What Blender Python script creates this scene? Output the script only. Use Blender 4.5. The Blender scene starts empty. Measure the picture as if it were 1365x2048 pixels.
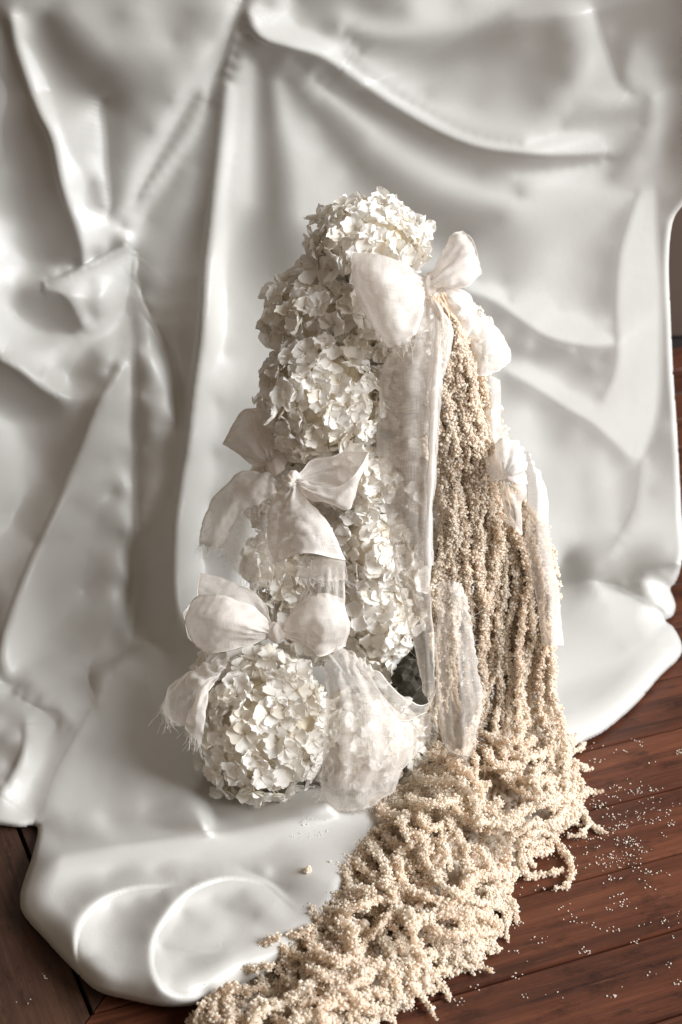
import bpy, bmesh, math, random
import numpy as np
from mathutils import Vector, Matrix
random.seed(7); RNG=np.random.default_rng(7)
R=math.radians
sc=bpy.context.scene
# ---------------------------------------------------------------- camera
CAM=np.array([0.0,-1.0,0.88]); PITCH=R(29); FPX=2844.0     # 50 mm on a 36 mm high frame, looking 29 degrees down
cd=bpy.data.cameras.new('camera'); cam=bpy.data.objects.new('camera',cd); sc.collection.objects.link(cam)
cam.location=CAM; cam.rotation_euler=(R(90)-PITCH,0,0)
cd.sensor_fit='VERTICAL'; cd.sensor_height=36; cd.sensor_width=24; cd.lens=50; cd.clip_start=0.01; cd.clip_end=50
cd.dof.use_dof=True; cd.dof.focus_distance=1.23; cd.dof.aperture_fstop=6.0
sc.camera=cam
# ---------------------------------------------------------------- the dim room
w=bpy.data.worlds.new('World'); sc.world=w; w.use_nodes=True
w.node_tree.nodes['Background'].inputs[0].default_value=(0.84,0.67,0.51,1); w.node_tree.nodes['Background'].inputs[1].default_value=0.29
# ---------------------------------------------------------------- the tall window on the right
def area(name,loc,target,sx,sy,power,col):
    l=bpy.data.lights.new(name,'AREA'); l.shape='RECTANGLE'; l.size=sx; l.size_y=sy; l.energy=power; l.color=col
    o=bpy.data.objects.new(name,l); sc.collection.objects.link(o); o.location=loc
    o.rotation_euler=(Vector(target)-Vector(loc)).to_track_quat('-Z','Y').to_euler(); return o
area('window_light',(2.6,-0.85,1.72),(0,0.15,0.25),2.1,1.9,250,(0.96,0.985,1.01))
sc.view_settings.view_transform='Standard'; sc.view_settings.look='None'; sc.view_settings.exposure=0; sc.view_settings.gamma=1
sc.cycles.max_bounces=12; sc.cycles.diffuse_bounces=8; sc.cycles.transparent_max_bounces=24; sc.cycles.transmission_bounces=8
sc.cycles.use_denoising=True

# ---------------------------------------------------------------- helpers
def rayd(x,y):
    x=np.asarray(x,float);y=np.asarray(y,float)
    u=(x-682.5)/FPX; v=(1024-y)/FPX; c,s=math.cos(PITCH),math.sin(PITCH)
    return np.stack([u, c+v*s, -s+v*c],-1)
def at_Y(x,y,Y):                 # where the line of sight meets the upright plane at depth Y
    d=rayd(x,y); return CAM+d*((np.asarray(Y)-CAM[1])/d[...,1])[...,None]
def at_Z(x,y,Z=0.0):
    d=rayd(x,y); return CAM+d*((np.asarray(Z)-CAM[2])/d[...,2])[...,None]
def mesh_obj(name,V,F,mat=None,parent=None,smooth=True,uv=None,attr=None):
    me=bpy.data.meshes.new(name); V=np.asarray(V,np.float32); F=np.asarray(F,np.int32)
    n=F.shape[1]; me.vertices.add(len(V)); me.vertices.foreach_set('co',V.ravel())
    me.loops.add(F.size); me.loops.foreach_set('vertex_index',F.ravel())
    me.polygons.add(len(F)); me.polygons.foreach_set('loop_start',np.arange(0,F.size,n,dtype=np.int32))
    me.polygons.foreach_set('use_smooth',np.full(len(F),smooth))
    if uv is not None:
        l=me.uv_layers.new(name='UVMap'); l.data.foreach_set('uv',np.asarray(uv,np.float32)[F.ravel()].ravel())
    if attr is not None:
        a=me.attributes.new('v','FLOAT','POINT'); a.data.foreach_set('value',np.asarray(attr,np.float32))
    me.update(calc_edges=True); me.validate()
    if mat: me.materials.append(mat)
    o=bpy.data.objects.new(name,me); sc.collection.objects.link(o)
    if parent is not None: o.parent=parent
    return o
def empty(name,loc=(0,0,0)):
    o=bpy.data.objects.new(name,None); sc.collection.objects.link(o); o.location=loc; o.empty_display_size=0.02; return o
def tag(o,label=None,cat=None,group=None,kind=None):
    for k,v in (('label',label),('category',cat),('group',group),('kind',kind)):
        if v: o[k]=v
    return o
def grid_faces(nr,nc,keep=None):
    i=np.arange(nr*nc).reshape(nr,nc)
    F=np.stack([i[:-1,:-1],i[1:,:-1],i[1:,1:],i[:-1,1:]],-1).reshape(-1,4)
    return F
class NT:
    def __init__(s,name):
        s.m=bpy.data.materials.new(name); s.m.use_nodes=True; s.t=s.m.node_tree; s.t.nodes.clear()
        s.out=s.t.nodes.new('ShaderNodeOutputMaterial')
    def n(s,typ,props=None,**inp):
        nd=s.t.nodes.new('ShaderNode'+typ)
        for k,v in (props or {}).items(): setattr(nd,k,v)
        for k,v in inp.items():
            key=k.replace('_',' ')
            sock=nd.inputs[int(k[1:])] if k[0]=='i' and k[1:].isdigit() else nd.inputs[key]
            if hasattr(v,'is_output') : s.t.links.new(v,sock)
            else: sock.default_value=v
        return nd
    def surf(s,sock): s.t.links.new(sock,s.out.inputs['Surface']); return s.m
def ramp(nt,fac,stops):
    r=nt.n('ValToRGB',Fac=fac); e=r.color_ramp.elements
    while len(e)<len(stops): e.new(0.5)
    for el,(p,c) in zip(e,stops): el.position=p; el.color=(c[0],c[1],c[2],1)
    return r.outputs['Color']
def objcoord(nt): return nt.n('TexCoord').outputs['Object']
# ---------------------------------------------------------------- the satin: painted light and dark levels that get shaped into its folds
# S: soft bands that follow a fold; E: crisp creases with another brightness on each side (above/left first, below/right second)
S = [
([(5,60),(8,150),(10,230)],135),([(12,340)],180),([(0,430),(30,455)],212),([(50,540),(20,500),(0,560)],218),([(20,560)],225),([(15,620)],228),([(40,660)],215),([(60,690)],210),
([(30,120),(48,180),(75,280),(95,380),(125,480)],88),([(50,260),(65,380),(90,470),(110,520)],98),
([(50,75),(90,150),(115,225),(140,300),(170,345)],212),([(185,250),(190,300)],215),
([(98,40),(112,85),(140,130),(180,170),(210,205)],92),([(225,235)],115),([(236,280)],122),([(240,340)],140),([(230,400)],140),([(150,20),(190,60),(215,90)],175),([(50,15),(90,10)],170),
([(290,20),(310,50),(335,90)],192),([(355,75)],150),([(385,30)],150),([(240,30)],150),([(260,130)],150),([(320,140)],158),([(280,200)],148),([(260,260)],146),([(300,260)],152),([(340,200)],162),([(400,80),(380,130)],185),([(440,30),(430,70)],190),
([(395,150),(360,210),(325,275),(290,345),(255,410),(238,445)],216),
([(398,190),(375,235),(352,275),(315,335),(280,390)],145),
([(415,165),(408,215),(383,270),(345,320),(300,380),(270,425),(245,455)],212),
([(478,60),(462,140),(438,200),(424,270),(412,340),(403,420),(388,500),(368,570),(348,640)],102),
([(278,435),(285,420)],222),([(370,310),(335,370)],178),([(360,345),(335,390),(300,435)],150),
([(390,340),(375,400),(345,470),(315,540)],168),([(300,500)],165),([(330,560)],158),([(300,600)],165),([(310,640)],160),
([(487,115),(480,200),(470,300),(460,400),(455,500),(452,600),(445,700)],214),([(505,130),(500,220),(500,300),(500,400)],210),
([(435,800)],195),([(430,900)],180),([(425,1000)],162),([(405,1100)],150),([(390,1200)],130),([(470,820)],192),([(480,900)],178),
([(500,60),(500,88),(530,150),(538,250),(543,350),(548,450),(555,540)],112),([(520,95),(555,125)],112),
([(556,165),(568,250),(590,330),(600,430)],200),([(640,300)],205),([(680,390)],205),([(620,400)],205),([(625,250)],185),
([(560,140),(620,205),(683,285),(740,350),(800,400),(870,450),(930,490)],132),
([(683,340),(640,330)],205),([(740,420),(800,460)],205),([(860,500),(900,540)],200),
([(720,8),(755,20)],165),([(840,10),(870,25)],232),([(920,5)],205),([(800,20)],180),
([(688,28),(715,50),(783,62),(883,57),(963,32),(1030,6)],208),([(700,68),(760,84),(860,84),(940,62),(1015,30)],158),
([(758,105)],180),([(833,150)],196),([(930,130)],178),([(1010,150)],178),([(1060,90)],165),([(1108,50)],150),([(1130,90)],150),([(1130,150)],152),([(1080,200)],160),([(860,190)],190),([(960,210)],185),
([(1170,20),(1178,60),(1178,125),(1165,170),(1140,205)],226),
([(1220,60)],190),([(1275,10),(1255,80),(1238,155)],165),([(1258,140),(1273,100)],215),([(1268,165)],220),([(1310,60)],165),([(1345,60)],150),([(1352,150)],142),([(1360,250)],135),([(1330,20)],160),
([(683,60),(733,120),(808,180),(883,222),(963,252),(1050,260),(1110,238),(1148,205)],216),
([(690,110),(760,165),(860,225),(950,270),(1040,288)],200),
([(530,65),(540,50)],235),([(600,50)],200),([(625,50)],185),([(635,30),(650,60)],160),([(600,0),(640,30),(683,62),(720,100)],160),([(508,15),(530,28),(560,22),(572,0)],235),([(540,5)],190),
([(580,115),(640,165),(700,200)],150),([(640,135),(683,180),(733,215),(833,270),(933,310),(1033,325)],136),
([(620,150),(683,212),(758,270),(833,322),(908,362),(983,390),(1058,404),(1133,409),(1223,407),(1262,392),(1274,360),(1274,320)],216),
([(740,310),(800,350),(860,388),(930,415),(1000,430)],158),([(720,265),(650,200)],170),
([(1030,350),(1108,338),(1180,328),(1205,318)],216),([(1100,378),(1180,383),(1232,380)],224),([(1033,368)],195),([(960,345)],160),([(1040,385)],180),
([(1090,275),(1130,266),(1190,268),(1208,288)],226),([(1130,247),(1180,229),(1240,222),(1280,213)],180),([(1208,200),(1235,195)],222),([(1273,250)],200),([(1240,260)],205),([(1110,325),(1190,318),(1215,305)],165),
([(1296,200),(1281,262),(1256,312),(1225,352)],172),
([(1303,125),(1310,200),(1312,300)],226),([(1298,380),(1285,450),(1270,530),(1262,600),(1260,680),(1262,760),(1262,820)],226),
([(1330,440)],185),([(1328,560)],165),([(1332,700)],175),([(1336,850)],190),([(1340,300)],160),([(1335,380)],180),
([(940,500)],175),([(968,495)],176),([(1000,430)],190),([(1100,440)],212),([(1200,430)],213),([(1110,520)],220),([(1120,620)],222),([(1190,550)],194),([(1190,620)],196),([(1040,520)],190),([(1010,560)],186),([(960,560)],205),([(1020,600)],208),([(1060,640)],218),([(1220,480)],190),([(1190,660)],229),([(1215,640)],215),
([(965,618)],182),([(1015,655)],188),([(1060,685)],200),([(1019,697),(1070,707),(1132,707),(1160,725),(1178,740)],162),([(1190,725)],192),([(1200,770)],202),([(1145,695)],200),
([(1053,722)],218),([(1090,745)],222),([(1138,775)],216),([(1190,810)],226),([(1250,840)],230),([(1280,800)],228),([(1000,720)],215),
([(1060,782),(1090,802),(1112,826),(1120,874)],178),([(1053,825)],233),([(1040,870)],233),([(1070,900)],228),([(982,755)],216),([(1000,860)],222),([(1060,960)],215),
([(1156,862)],190),([(1170,900)],198),([(1205,905)],206),([(1230,940)],198),([(1111,930),(1105,1000)],206),([(1140,930),(1145,1010)],205),([(1172,950),(1178,1020)],192),([(1206,930),(1225,1000),(1230,1060)],214),
([(1258,963),(1258,1030),(1243,1085)],186),([(1302,980)],190),([(1300,920)],190),([(1317,1075)],206),([(1350,1000)],206),([(1340,1100)],216),([(1190,1070)],202),([(1148,1075)],215),([(1110,1080),(1118,1122)],222),
([(1140,1118),(1153,1145),(1160,1165)],85),([(1197,1135)],186),([(1238,1176),(1270,1157),(1317,1150),(1338,1154)],130),([(1310,1165),(1290,1166)],220),([(1286,1177),(1336,1180)],110),([(1317,1195)],224),([(1300,1218)],182),([(1250,1165)],170),
([(1143,1233),(1165,1210),(1190,1185)],192),([(1215,1215)],222),([(1190,1270)],212),([(1285,1260)],220),([(1240,1300)],212),
([(1105,1365),(1160,1345),(1220,1325),(1290,1298),(1330,1272)],230),([(1130,1392),(1190,1377),(1250,1350),(1310,1318)],200),([(1200,1405)],200),([(1150,1432),(1190,1447)],222),
([(150,400),(163,440),(168,480),(168,515)],220),([(165,365),(172,345)],228),([(187,365),(197,390),(204,410)],165),([(210,370)],205),
([(195,452),(205,468)],238),([(183,500)],185),([(210,490)],200),([(197,430),(225,452),(252,476)],228),([(246,450)],170),([(232,470)],180),([(165,530)],150),([(145,500),(135,520)],112),
([(92,566),(115,545),(140,535)],226),([(185,560)],208),([(230,545)],216),([(250,520)],224),([(262,500),(263,530)],224),([(135,585)],178),([(180,610)],162),([(192,628)],148),
([(50,595),(80,605),(108,618),(130,645),(145,660)],108),([(85,640),(100,665)],150),
([(0,697),(41,704),(90,700),(140,681),(185,649),(230,612),(252,580)],222),
([(30,728)],192),([(82,752)],172),([(130,730)],175),([(185,705)],136),([(150,748)],145),([(205,662)],212),([(225,640)],210),
([(10,748),(50,778),(88,806)],102),([(41,810)],132),([(195,725),(190,770),(160,820),(120,880)],130),([(60,850)],155),([(90,920)],150),
([(246,615),(240,660),(230,700),(212,745)],192),([(250,680),(240,730)],175),
([(232,735),(193,808),(164,857),(140,915),(103,1018),(64,1100),(25,1200),(6,1260)],108),
([(0,850),(4,900),(6,940)],216),([(0,990)],190),([(82,949),(20,1035),(0,1072)],165),([(41,1056)],130),([(62,1093),(0,1138)],150),([(15,1180)],125),([(60,1000)],140),
([(230,831),(240,760)],202),([(205,913)],186),([(245,900)],172),([(150,1000)],172),([(123,1070)],172),([(185,1023)],155),([(53,1228)],206),([(33,1290)],218),([(38,1330)],195),([(164,1187)],142),([(100,1180)],165),([(205,1146)],130),([(246,1064)],122),([(235,980)],140),([(250,1160)],128),([(230,1240)],120),
([(82,1331)],160),([(144,1310)],145),([(195,1290)],138),([(100,1260)],165),([(75,1370)],160),([(130,1380)],160),
([(300,690)],206),([(322,780)],190),([(310,850)],172),([(283,790)],160),([(285,900)],128),([(282,700)],185),([(335,840)],172),
([(375,575),(360,650),(378,730),(374,800)],104),([(345,560)],120),([(345,640)],125),([(362,870)],108),([(350,930),(338,1000)],110),
([(334,872),(323,930),(318,975)],158),([(308,941),(287,1023),(280,1060)],145),([(283,975)],98),([(322,1023)],112),([(308,1105)],98),([(318,1187)],84),([(300,1260)],88),([(335,1150)],92),
([(197,1362),(200,1385)],82),([(164,1415)],192),([(150,1440)],185),([(75,1402),(100,1420),(120,1433)],100),([(0,1365),(41,1395),(80,1428),(108,1452)],205),([(0,1345),(30,1365),(50,1385)],112),([(0,1420),(45,1452)],150),([(0,1453)],200),([(38,1475)],214),([(2,1478),(25,1510),(32,1532)],120),([(10,1535)],214),([(5,1570)],190),
([(82,1497)],220),([(60,1558)],226),([(20,1618)],220),([(100,1480)],200),([(165,1450),(135,1455),(115,1458)],125),([(50,1600)],222),
([(267,1372)],128),([(226,1474)],146),([(287,1474)],112),([(328,1536)],105),([(246,1556)],132),([(164,1556)],180),([(123,1618)],192),([(287,1618)],190),([(369,1600)],145),([(369,1433),(380,1520)],100),([(500,1610),(600,1600)],105),([(200,1640)],192),([(410,1635)],165),([(520,1645)],130),([(180,1490)],165),([(420,1300),(450,1450)],100),([(350,1350)],115),
([(103,1717)],206),([(240,1727)],220),([(410,1705)],223),([(560,1680)],223),([(660,1662)],222),([(205,1760)],202),([(359,1755),(513,1734),(590,1722)],178),([(538,1747)],212),([(300,1740)],215),
([(54,1794)],185),([(80,1770)],208),([(85,1835)],165),([(130,1890)],150),([(165,1935)],150),([(120,1820)],180),
([(153,1917),(152,1860),(176,1822),(222,1792),(287,1774),(370,1774)],228),([(138,1860),(160,1815)],165),
([(231,1812)],188),([(195,1855)],214),([(200,1900)],218),([(256,1896)],175),([(300,1855)],160),([(330,1796)],118),([(280,1800)],170),([(231,1950)],190),([(195,1935)],205),
([(320,1973),(303,1927),(311,1871),(336,1830),(372,1789),(412,1768),(461,1757),(528,1768),(564,1794)],229),([(287,1896),(284,1940)],160),([(290,1970)],175),
([(369,1825)],178),([(350,1865)],205),([(430,1795)],202),([(461,1811)],168),([(487,1789)],182),([(410,1855)],195),([(451,1855)],220),([(513,1830)],150),([(545,1800)],222),([(513,1862)],214),([(545,1850)],190),
([(359,1925)],216),([(345,1960)],205),([(410,1955)],205),([(461,1945)],226),([(400,1985)],222),([(500,1910)],205),
([(700,700),(700,900)],190),([(800,900),(800,1100)],190),([(900,1100),(950,1400)],200),([(600,1000),(600,1300)],150),([(600,800)],190),([(700,1300),(800,1500)],150),([(1000,1150),(1050,1400)],212),([(1000,950),(1040,1080)],212),
]
E_ = [
([(20,30),(35,100),(75,215),(105,280),(125,375),(155,465),(168,525)],95,200),
([(200,200),(208,260),(212,330),(218,400),(216,425)],212,150),
([(487,0),(467,60),(445,120),(430,165),(418,205)],182,108),
([(470,65),(453,150),(437,300),(424,420),(412,530),(403,667),(386,790),(375,893),(361,975),(351,1072),(350,1167),(357,1225)],104,190),
([(497,25),(510,60),(535,80),(575,92),(640,112),(683,137)],215,112),
([(683,137),(783,205),(883,262),(963,292),(1043,303),(1108,308),(1190,305),(1213,302)],218,142),
([(1183,15),(1208,100),(1233,165),(1258,185)],226,192),
([(1278,387),(1258,448),(1241,516),(1235,620),(1237,704),(1227,755),(1207,796)],192,226),
([(1309,380),(1312,482),(1319,584),(1317,755),(1309,840),(1284,911)],226,190),
([(931,578),(985,598),(1036,632),(1087,666),(1138,683),(1190,690),(1222,687)],234,182),
([(1012,741),(1070,772),(1138,816),(1190,847),(1258,911)],230,188),
([(1286,916),(1273,1011),(1240,1080),(1222,1106)],187,207),
([(1197,1167),(1238,1182),(1286,1205),(1327,1240)],160,216),
([(254,487),(238,503),(189,528),(156,544),(123,560),(85,572)],128,212,24),
([(267,500),(269,528),(262,556)],226,168),
([(92,577),(135,595),(168,655)],112,172),
([(0,716),(41,741),(82,774),(115,792)],188,106),
([(234,741),(197,811),(164,893),(140,950),(115,1019),(74,1105),(37,1195),(12,1269),(4,1318),(16,1360)],110,172),
([(262,600),(268,680),(268,749),(269,872),(270,982),(271,1085),(271,1187),(262,1249),(242,1294),(176,1335)],168,112),
([(262,556),(295,630),(328,692),(345,735),(357,790),(356,850)],205,108),
([(176,1335),(168,1360),(180,1392),(189,1417)],172,84),
([(30,1380),(60,1400),(90,1410),(118,1418),(128,1440),(120,1456)],150,104),
([(53,1445),(50,1500),(25,1556),(0,1592)],130,222),
([(222,1351),(193,1405),(156,1474),(115,1548),(86,1630)],160,176),
([(222,1351),(246,1322),(279,1300),(304,1297),(330,1306)],95,132),
([(128,1707),(256,1691),(410,1671),(513,1655),(600,1640),(720,1620)],164,218),
([(149,1917),(147,1860),(172,1817),(218,1786),(287,1768),(379,1770)],168,226),
([(318,1980),(297,1927),(305,1871),(330,1830),(366,1787),(410,1763),(461,1752),(530,1763),(570,1790)],165,228),
([(328,1889),(369,1897),(410,1901),(446,1896)],210,185),
]
# outline of the cloth where it ends on the floor and against the dark room
OUTLINE=[(-60,-60),(1440,-60),(1440,300),(1375,395),(1345,440),(1336,520),(1339,620),(1345,750),(1352,850),(1358,960),(1363,1060),(1364,1110),(1352,1160),(1338,1176),(1345,1195),(1350,1213),(1343,1233),(1326,1241),(1346,1257),(1362,1290),(1356,1316),(1317,1354),(1270,1408),(1206,1462),(1150,1492),(1100,1540),(1000,1640),(850,1740),(700,1840),(570,1925),(461,1978),(410,1999),(379,2009),(328,2010),(256,1996),(195,1978),(144,1932),(92,1876),(50,1828),(43,1794),(53,1755),(66,1717),(78,1654),(40,1653),(0,1648),(-60,1640)]

def resample(p,step):
    p=np.array(p,float)
    if len(p)==1: return p
    # centripetal-ish catmull-rom through the points, then even spacing
    q=np.vstack([2*p[0]-p[1],p,2*p[-1]-p[-2]]); out=[]
    for i in range(1,len(q)-2):
        t=np.linspace(0,1,12,endpoint=False)[:,None]
        a,b,c,d=q[i-1],q[i],q[i+1],q[i+2]
        out.append(0.5*(2*b+(c-a)*t+(2*a-5*b+4*c-d)*t*t+(3*b-a-3*c+d)*t**3))
    out=np.vstack(out+[p[-1:]])
    s=np.r_[0,np.cumsum(np.hypot(*np.diff(out[:,:2],axis=0).T))]
    n=max(2,int(round(s[-1]/step))+1); ss=np.linspace(0,s[-1],n)
    return np.column_stack([np.interp(ss,s,out[:,k]) for k in range(out.shape[1])])

def shade_map(xs,ys):
    P=[];V=[]
    for p,l in S:
        r=resample(p,24); P.append(r); V.append(np.full(len(r),float(l)))
    for p,l1,l2,*_ in E_:
        r=resample(p,11); t=np.gradient(r,axis=0); t/=np.linalg.norm(t,axis=1)[:,None]+1e-9
        n=np.column_stack([-t[:,1],t[:,0]])         # points below a left-to-right stroke, left of a downward stroke
        # "first" side: above for mostly horizontal strokes, left for mostly vertical ones
        d=r[-1]-r[0]
        sgn=-1.0
        if abs(d[1])>abs(d[0]):            # vertical stroke: the first side is left
            sgn=1.0 if d[1]>0 else -1.0
        else:
            sgn=-1.0 if d[0]>0 else 1.0
        P+= [r+n*sgn*4, r-n*sgn*4]; V+=[np.full(len(r),float(l1)),np.full(len(r),float(l2))]
    P=np.vstack(P);V=np.concatenate(V)
    # drop near duplicates
    keep=[];cell={}
    for i,(x,y) in enumerate(P):
        k=(int(x//5),int(y//5))
        if k in cell: continue
        cell[k]=1;keep.append(i)
    P=P[keep];V=V[keep];n=len(P)
    D=np.sqrt(((P[:,None]-P[None])**2).sum(-1)+16.0)
    A=np.zeros((n+1,n+1));A[:n,:n]=-D+0*np.eye(n);A[:n,n]=1;A[n,:n]=1
    A[:n,:n]-=np.eye(n)*1.5*0
    w=np.linalg.solve(A+np.diag(np.r_[np.full(n,0.7),0]),np.r_[V,0])
    X,Y=np.meshgrid(xs,ys);G=np.column_stack([X.ravel(),Y.ravel()]).astype(np.float32);out=np.empty(len(G),np.float32)
    Pf=P.astype(np.float32);wf=w[:n].astype(np.float32);p2=(Pf**2).sum(1)
    for i in range(0,len(G),20000):
        g=G[i:i+20000]
        d=(g**2).sum(1)[:,None]+p2[None]-2*g@Pf.T
        np.maximum(d,0,out=d);d+=16;np.sqrt(d,out=d)
        out[i:i+20000]=-(d@wf)+w[n]
    return out.reshape(X.shape)
# ---------------------------------------------------------------- satin material
def mat_satin():
    nt=NT('ivory_satin'); co=objcoord(nt)
    n1=nt.n('TexNoise',Vector=co,Scale=5.0,Detail=3.0)
    col=ramp(nt,n1.outputs['Fac'],[(0.3,(0.50,0.487,0.455)),(0.7,(0.525,0.517,0.495))])
    mp=nt.n('Mapping',Vector=co,Scale=(900,900,2200))
    n2=nt.n('TexNoise',Vector=mp.outputs[0],Scale=1.0,Detail=2.0)
    n3=nt.n('TexNoise',Vector=co,Scale=38.0,Detail=3.0)
    h=nt.n('Math',{'operation':'MULTIPLY_ADD'},i0=n3.outputs['Fac'],i1=1.2,i2=n2.outputs['Fac'])
    n4=nt.n('TexNoise',Vector=co,Scale=22.0,Detail=5.0,Roughness=0.6); h2=nt.n('Math',{'operation':'MULTIPLY_ADD'},i0=n4.outputs['Fac'],i1=3.0,i2=h.outputs[0]); b=nt.n('Bump',Strength=0.22,Distance=0.0007,Height=h2.outputs[0])
    p=nt.n('BsdfPrincipled',Base_Color=col,Roughness=0.40,Normal=b.outputs[0])
    p.inputs['Specular IOR Level'].default_value=0.5
    p.inputs['Sheen Weight'].default_value=0.15; p.inputs['Sheen Roughness'].default_value=0.4
    return nt.surf(p.outputs[0])
M_SATIN=mat_satin()

# ---------------------------------------------------------------- the draped satin: back sheet falling to the floor and pooling
CS=3.4
xs=np.arange(-56,1424,CS); ys=np.arange(-56,2060,CS)
SH=shade_map(xs,ys)
def bilin(tab,gx,gy,X,Y):
    tab=np.asarray(tab,float); fx=np.interp(X,gx,np.arange(len(gx))); fy=np.interp(Y,gy,np.arange(len(gy)))
    x0=np.clip(fx.astype(int),0,len(gx)-2); y0=np.clip(fy.astype(int),0,len(gy)-2); tx=fx-x0; ty=fy-y0
    tx=tx*tx*(3-2*tx); ty=ty*ty*(3-2*ty)
    return (tab[y0,x0]*(1-tx)+tab[y0,x0+1]*tx)*(1-ty)+(tab[y0+1,x0]*(1-tx)+tab[y0+1,x0+1]*tx)*ty
XX,YY=np.meshgrid(xs,ys)
def fold_tilt(l):
    a,b=0.92,0.38; Rr=math.hypot(a,b); ph=math.atan2(a,b)
    s=np.clip((l-0.05)/0.72/Rr,-0.2,0.985); th=np.clip(ph-np.arccos(s),-R(50),R(60)); return np.tan(th)
def relief(g,dx,dy,alpha,mu):
    H,W=g.shape; ph,pw=H//3,W//3
    gp=np.pad(g,((ph,ph),(pw,pw)),mode='reflect')*1.0
    wy=np.ones(gp.shape[0]); wx=np.ones(gp.shape[1])
    wy[:ph]=np.sin(np.linspace(0,np.pi/2,ph))**2; wy[-ph:]=wy[:ph][::-1]; wx[:pw]=np.sin(np.linspace(0,np.pi/2,pw))**2; wx[-pw:]=wx[:pw][::-1]
    gp=(gp-gp.mean())*wy[:,None]*wx[None]
    ky=np.fft.fftfreq(gp.shape[0],CS)*2*np.pi; kx=np.fft.fftfreq(gp.shape[1],CS)*2*np.pi
    KX,KY=np.meshgrid(kx,ky); kd=KX*dx+KY*dy; k2=KX**2+KY**2
    q=np.real(np.fft.ifft2((-1j*kd)*np.fft.fft2(gp)/(kd**2+alpha*k2+mu)))
    return q[ph:ph+H,pw:pw+W]
# base sheet: an upright back, sloping forward on the left, running out on the floor
gx=[-60,250,500,800,1100,1420]; gy=[-60,500,900,1150,1350,1650]
Yw=bilin([[.37,.38,.38,.38,.39,.40],[.35,.36,.365,.37,.385,.40],[.29,.31,.325,.345,.375,.40],[.22,.25,.285,.325,.375,.40],[.13,.17,.22,.28,.35,.39],[.01,.07,.14,.22,.32,.38]],gx,gy,XX,YY)
def smooth(a,r,n=3):
    for _ in range(n):
        for ax in (0,1):
            p=np.pad(a,[(r+1,r) if k==ax else (0,0) for k in (0,1)],mode='reflect',reflect_type='odd'); c=np.cumsum(p,axis=ax)
            a=(np.take(c,range(2*r+1,c.shape[ax]),ax)-np.take(c,range(0,c.shape[ax]-2*r-1),ax))/(2*r+1)
    return a
Yw=smooth(Yw,14)
D=rayd(XX,YY)
t_w=(Yw+0.06-CAM[1])/D[...,1]; t_f=(0.002-CAM[2])/np.minimum(D[...,2],-1e-3); t_f=np.where(D[...,2]<-0.02,t_f,50)
k=0.14; hh=np.clip(0.5+0.5*(t_f-t_w)/k,0,1); T=t_f*(1-hh)+t_w*hh-k*hh*(1-hh)
onfloor=np.clip((t_w-t_f)/0.06,0,1)
# distance to the outline (px): the hem rolls over and meets the floor
def poly_dist(P,X,Y):
    P=np.array(P,float); A=P; B=np.roll(P,-1,0); d=np.full(X.shape,1e9); nx=np.zeros(X.shape); ny=np.zeros(X.shape); ins=np.zeros(X.shape,bool)
    for a,b in zip(A,B):
        e=b-a; L=e@e
        if L<1e-9: continue
        t=np.clip(((X-a[0])*e[0]+(Y-a[1])*e[1])/L,0,1); px=a[0]+t*e[0]; py=a[1]+t*e[1]
        dd=np.hypot(X-px,Y-py); m=dd<d; d=np.where(m,dd,d); nx=np.where(m,px,nx); ny=np.where(m,py,ny)
        c=((a[1]>Y)!=(b[1]>Y))&(X<(b[0]-a[0])*(Y-a[1])/(b[1]-a[1]+1e-12)+a[0]); ins^=c
    return np.where(ins,d,-d),nx,ny
OL=resample(OUTLINE[2:-1],10); OL=[(-60,-60),(1440,-60)]+[tuple(p) for p in OL]+[(-60,1640)]
DI,NX,NY=poly_dist(OL,XX,YY)
Rr=10.0; hem=np.clip(Rr-DI,0,Rr); roll=np.sqrt(np.maximum(Rr**2-hem**2,0))/Rr   # 0 at the hem .. 1 inside
edge_lo=1-np.clip(DI/60,0,1)**1*(2-np.clip(DI/60,0,1))
lift=5.0
HID=[(640,560),(900,560),(980,800),(1060,1100),(1085,1400),(1120,1500),(1120,1620),(1000,1740),(940,1880),(700,2060),(430,2030),(600,1880),(690,1740),(735,1640),(620,1625),(480,1635),(400,1560),(390,1400),(440,1250),(540,900)]
HD,_,_=poly_dist([tuple(p) for p in resample(HID+[HID[0]],20)[:-1]],XX,YY); HM=np.clip((HD+10)/90,0,1); HM=HM*HM*(3-2*HM); SEEN=(DI>10)&(HD<0)
BEND_W,MU,STEP,PERP=70.0,1.0e-4,0.25,1.6
WIN=np.array([2.6,-0.85,1.72])
# the relief is found by turning each bit of cloth until, lit by the window alone, its folds are as light and dark as target
WC=np.array([[1,0,0],[0,math.sin(PITCH),math.cos(PITCH)],[0,-math.cos(PITCH),math.sin(PITCH)]])   # camera right, up, back
Pb=CAM+D*T[...,None]; Lw=WIN-Pb; r2=(Lw*Lw).sum(-1); Lc=(Lw/np.sqrt(r2)[...,None])@WC.T; GAIN=7.5/r2
BX=np.gradient(-T,CS,axis=1)*FPX/T; BY=np.gradient(-T,CS,axis=0)*FPX/T
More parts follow.
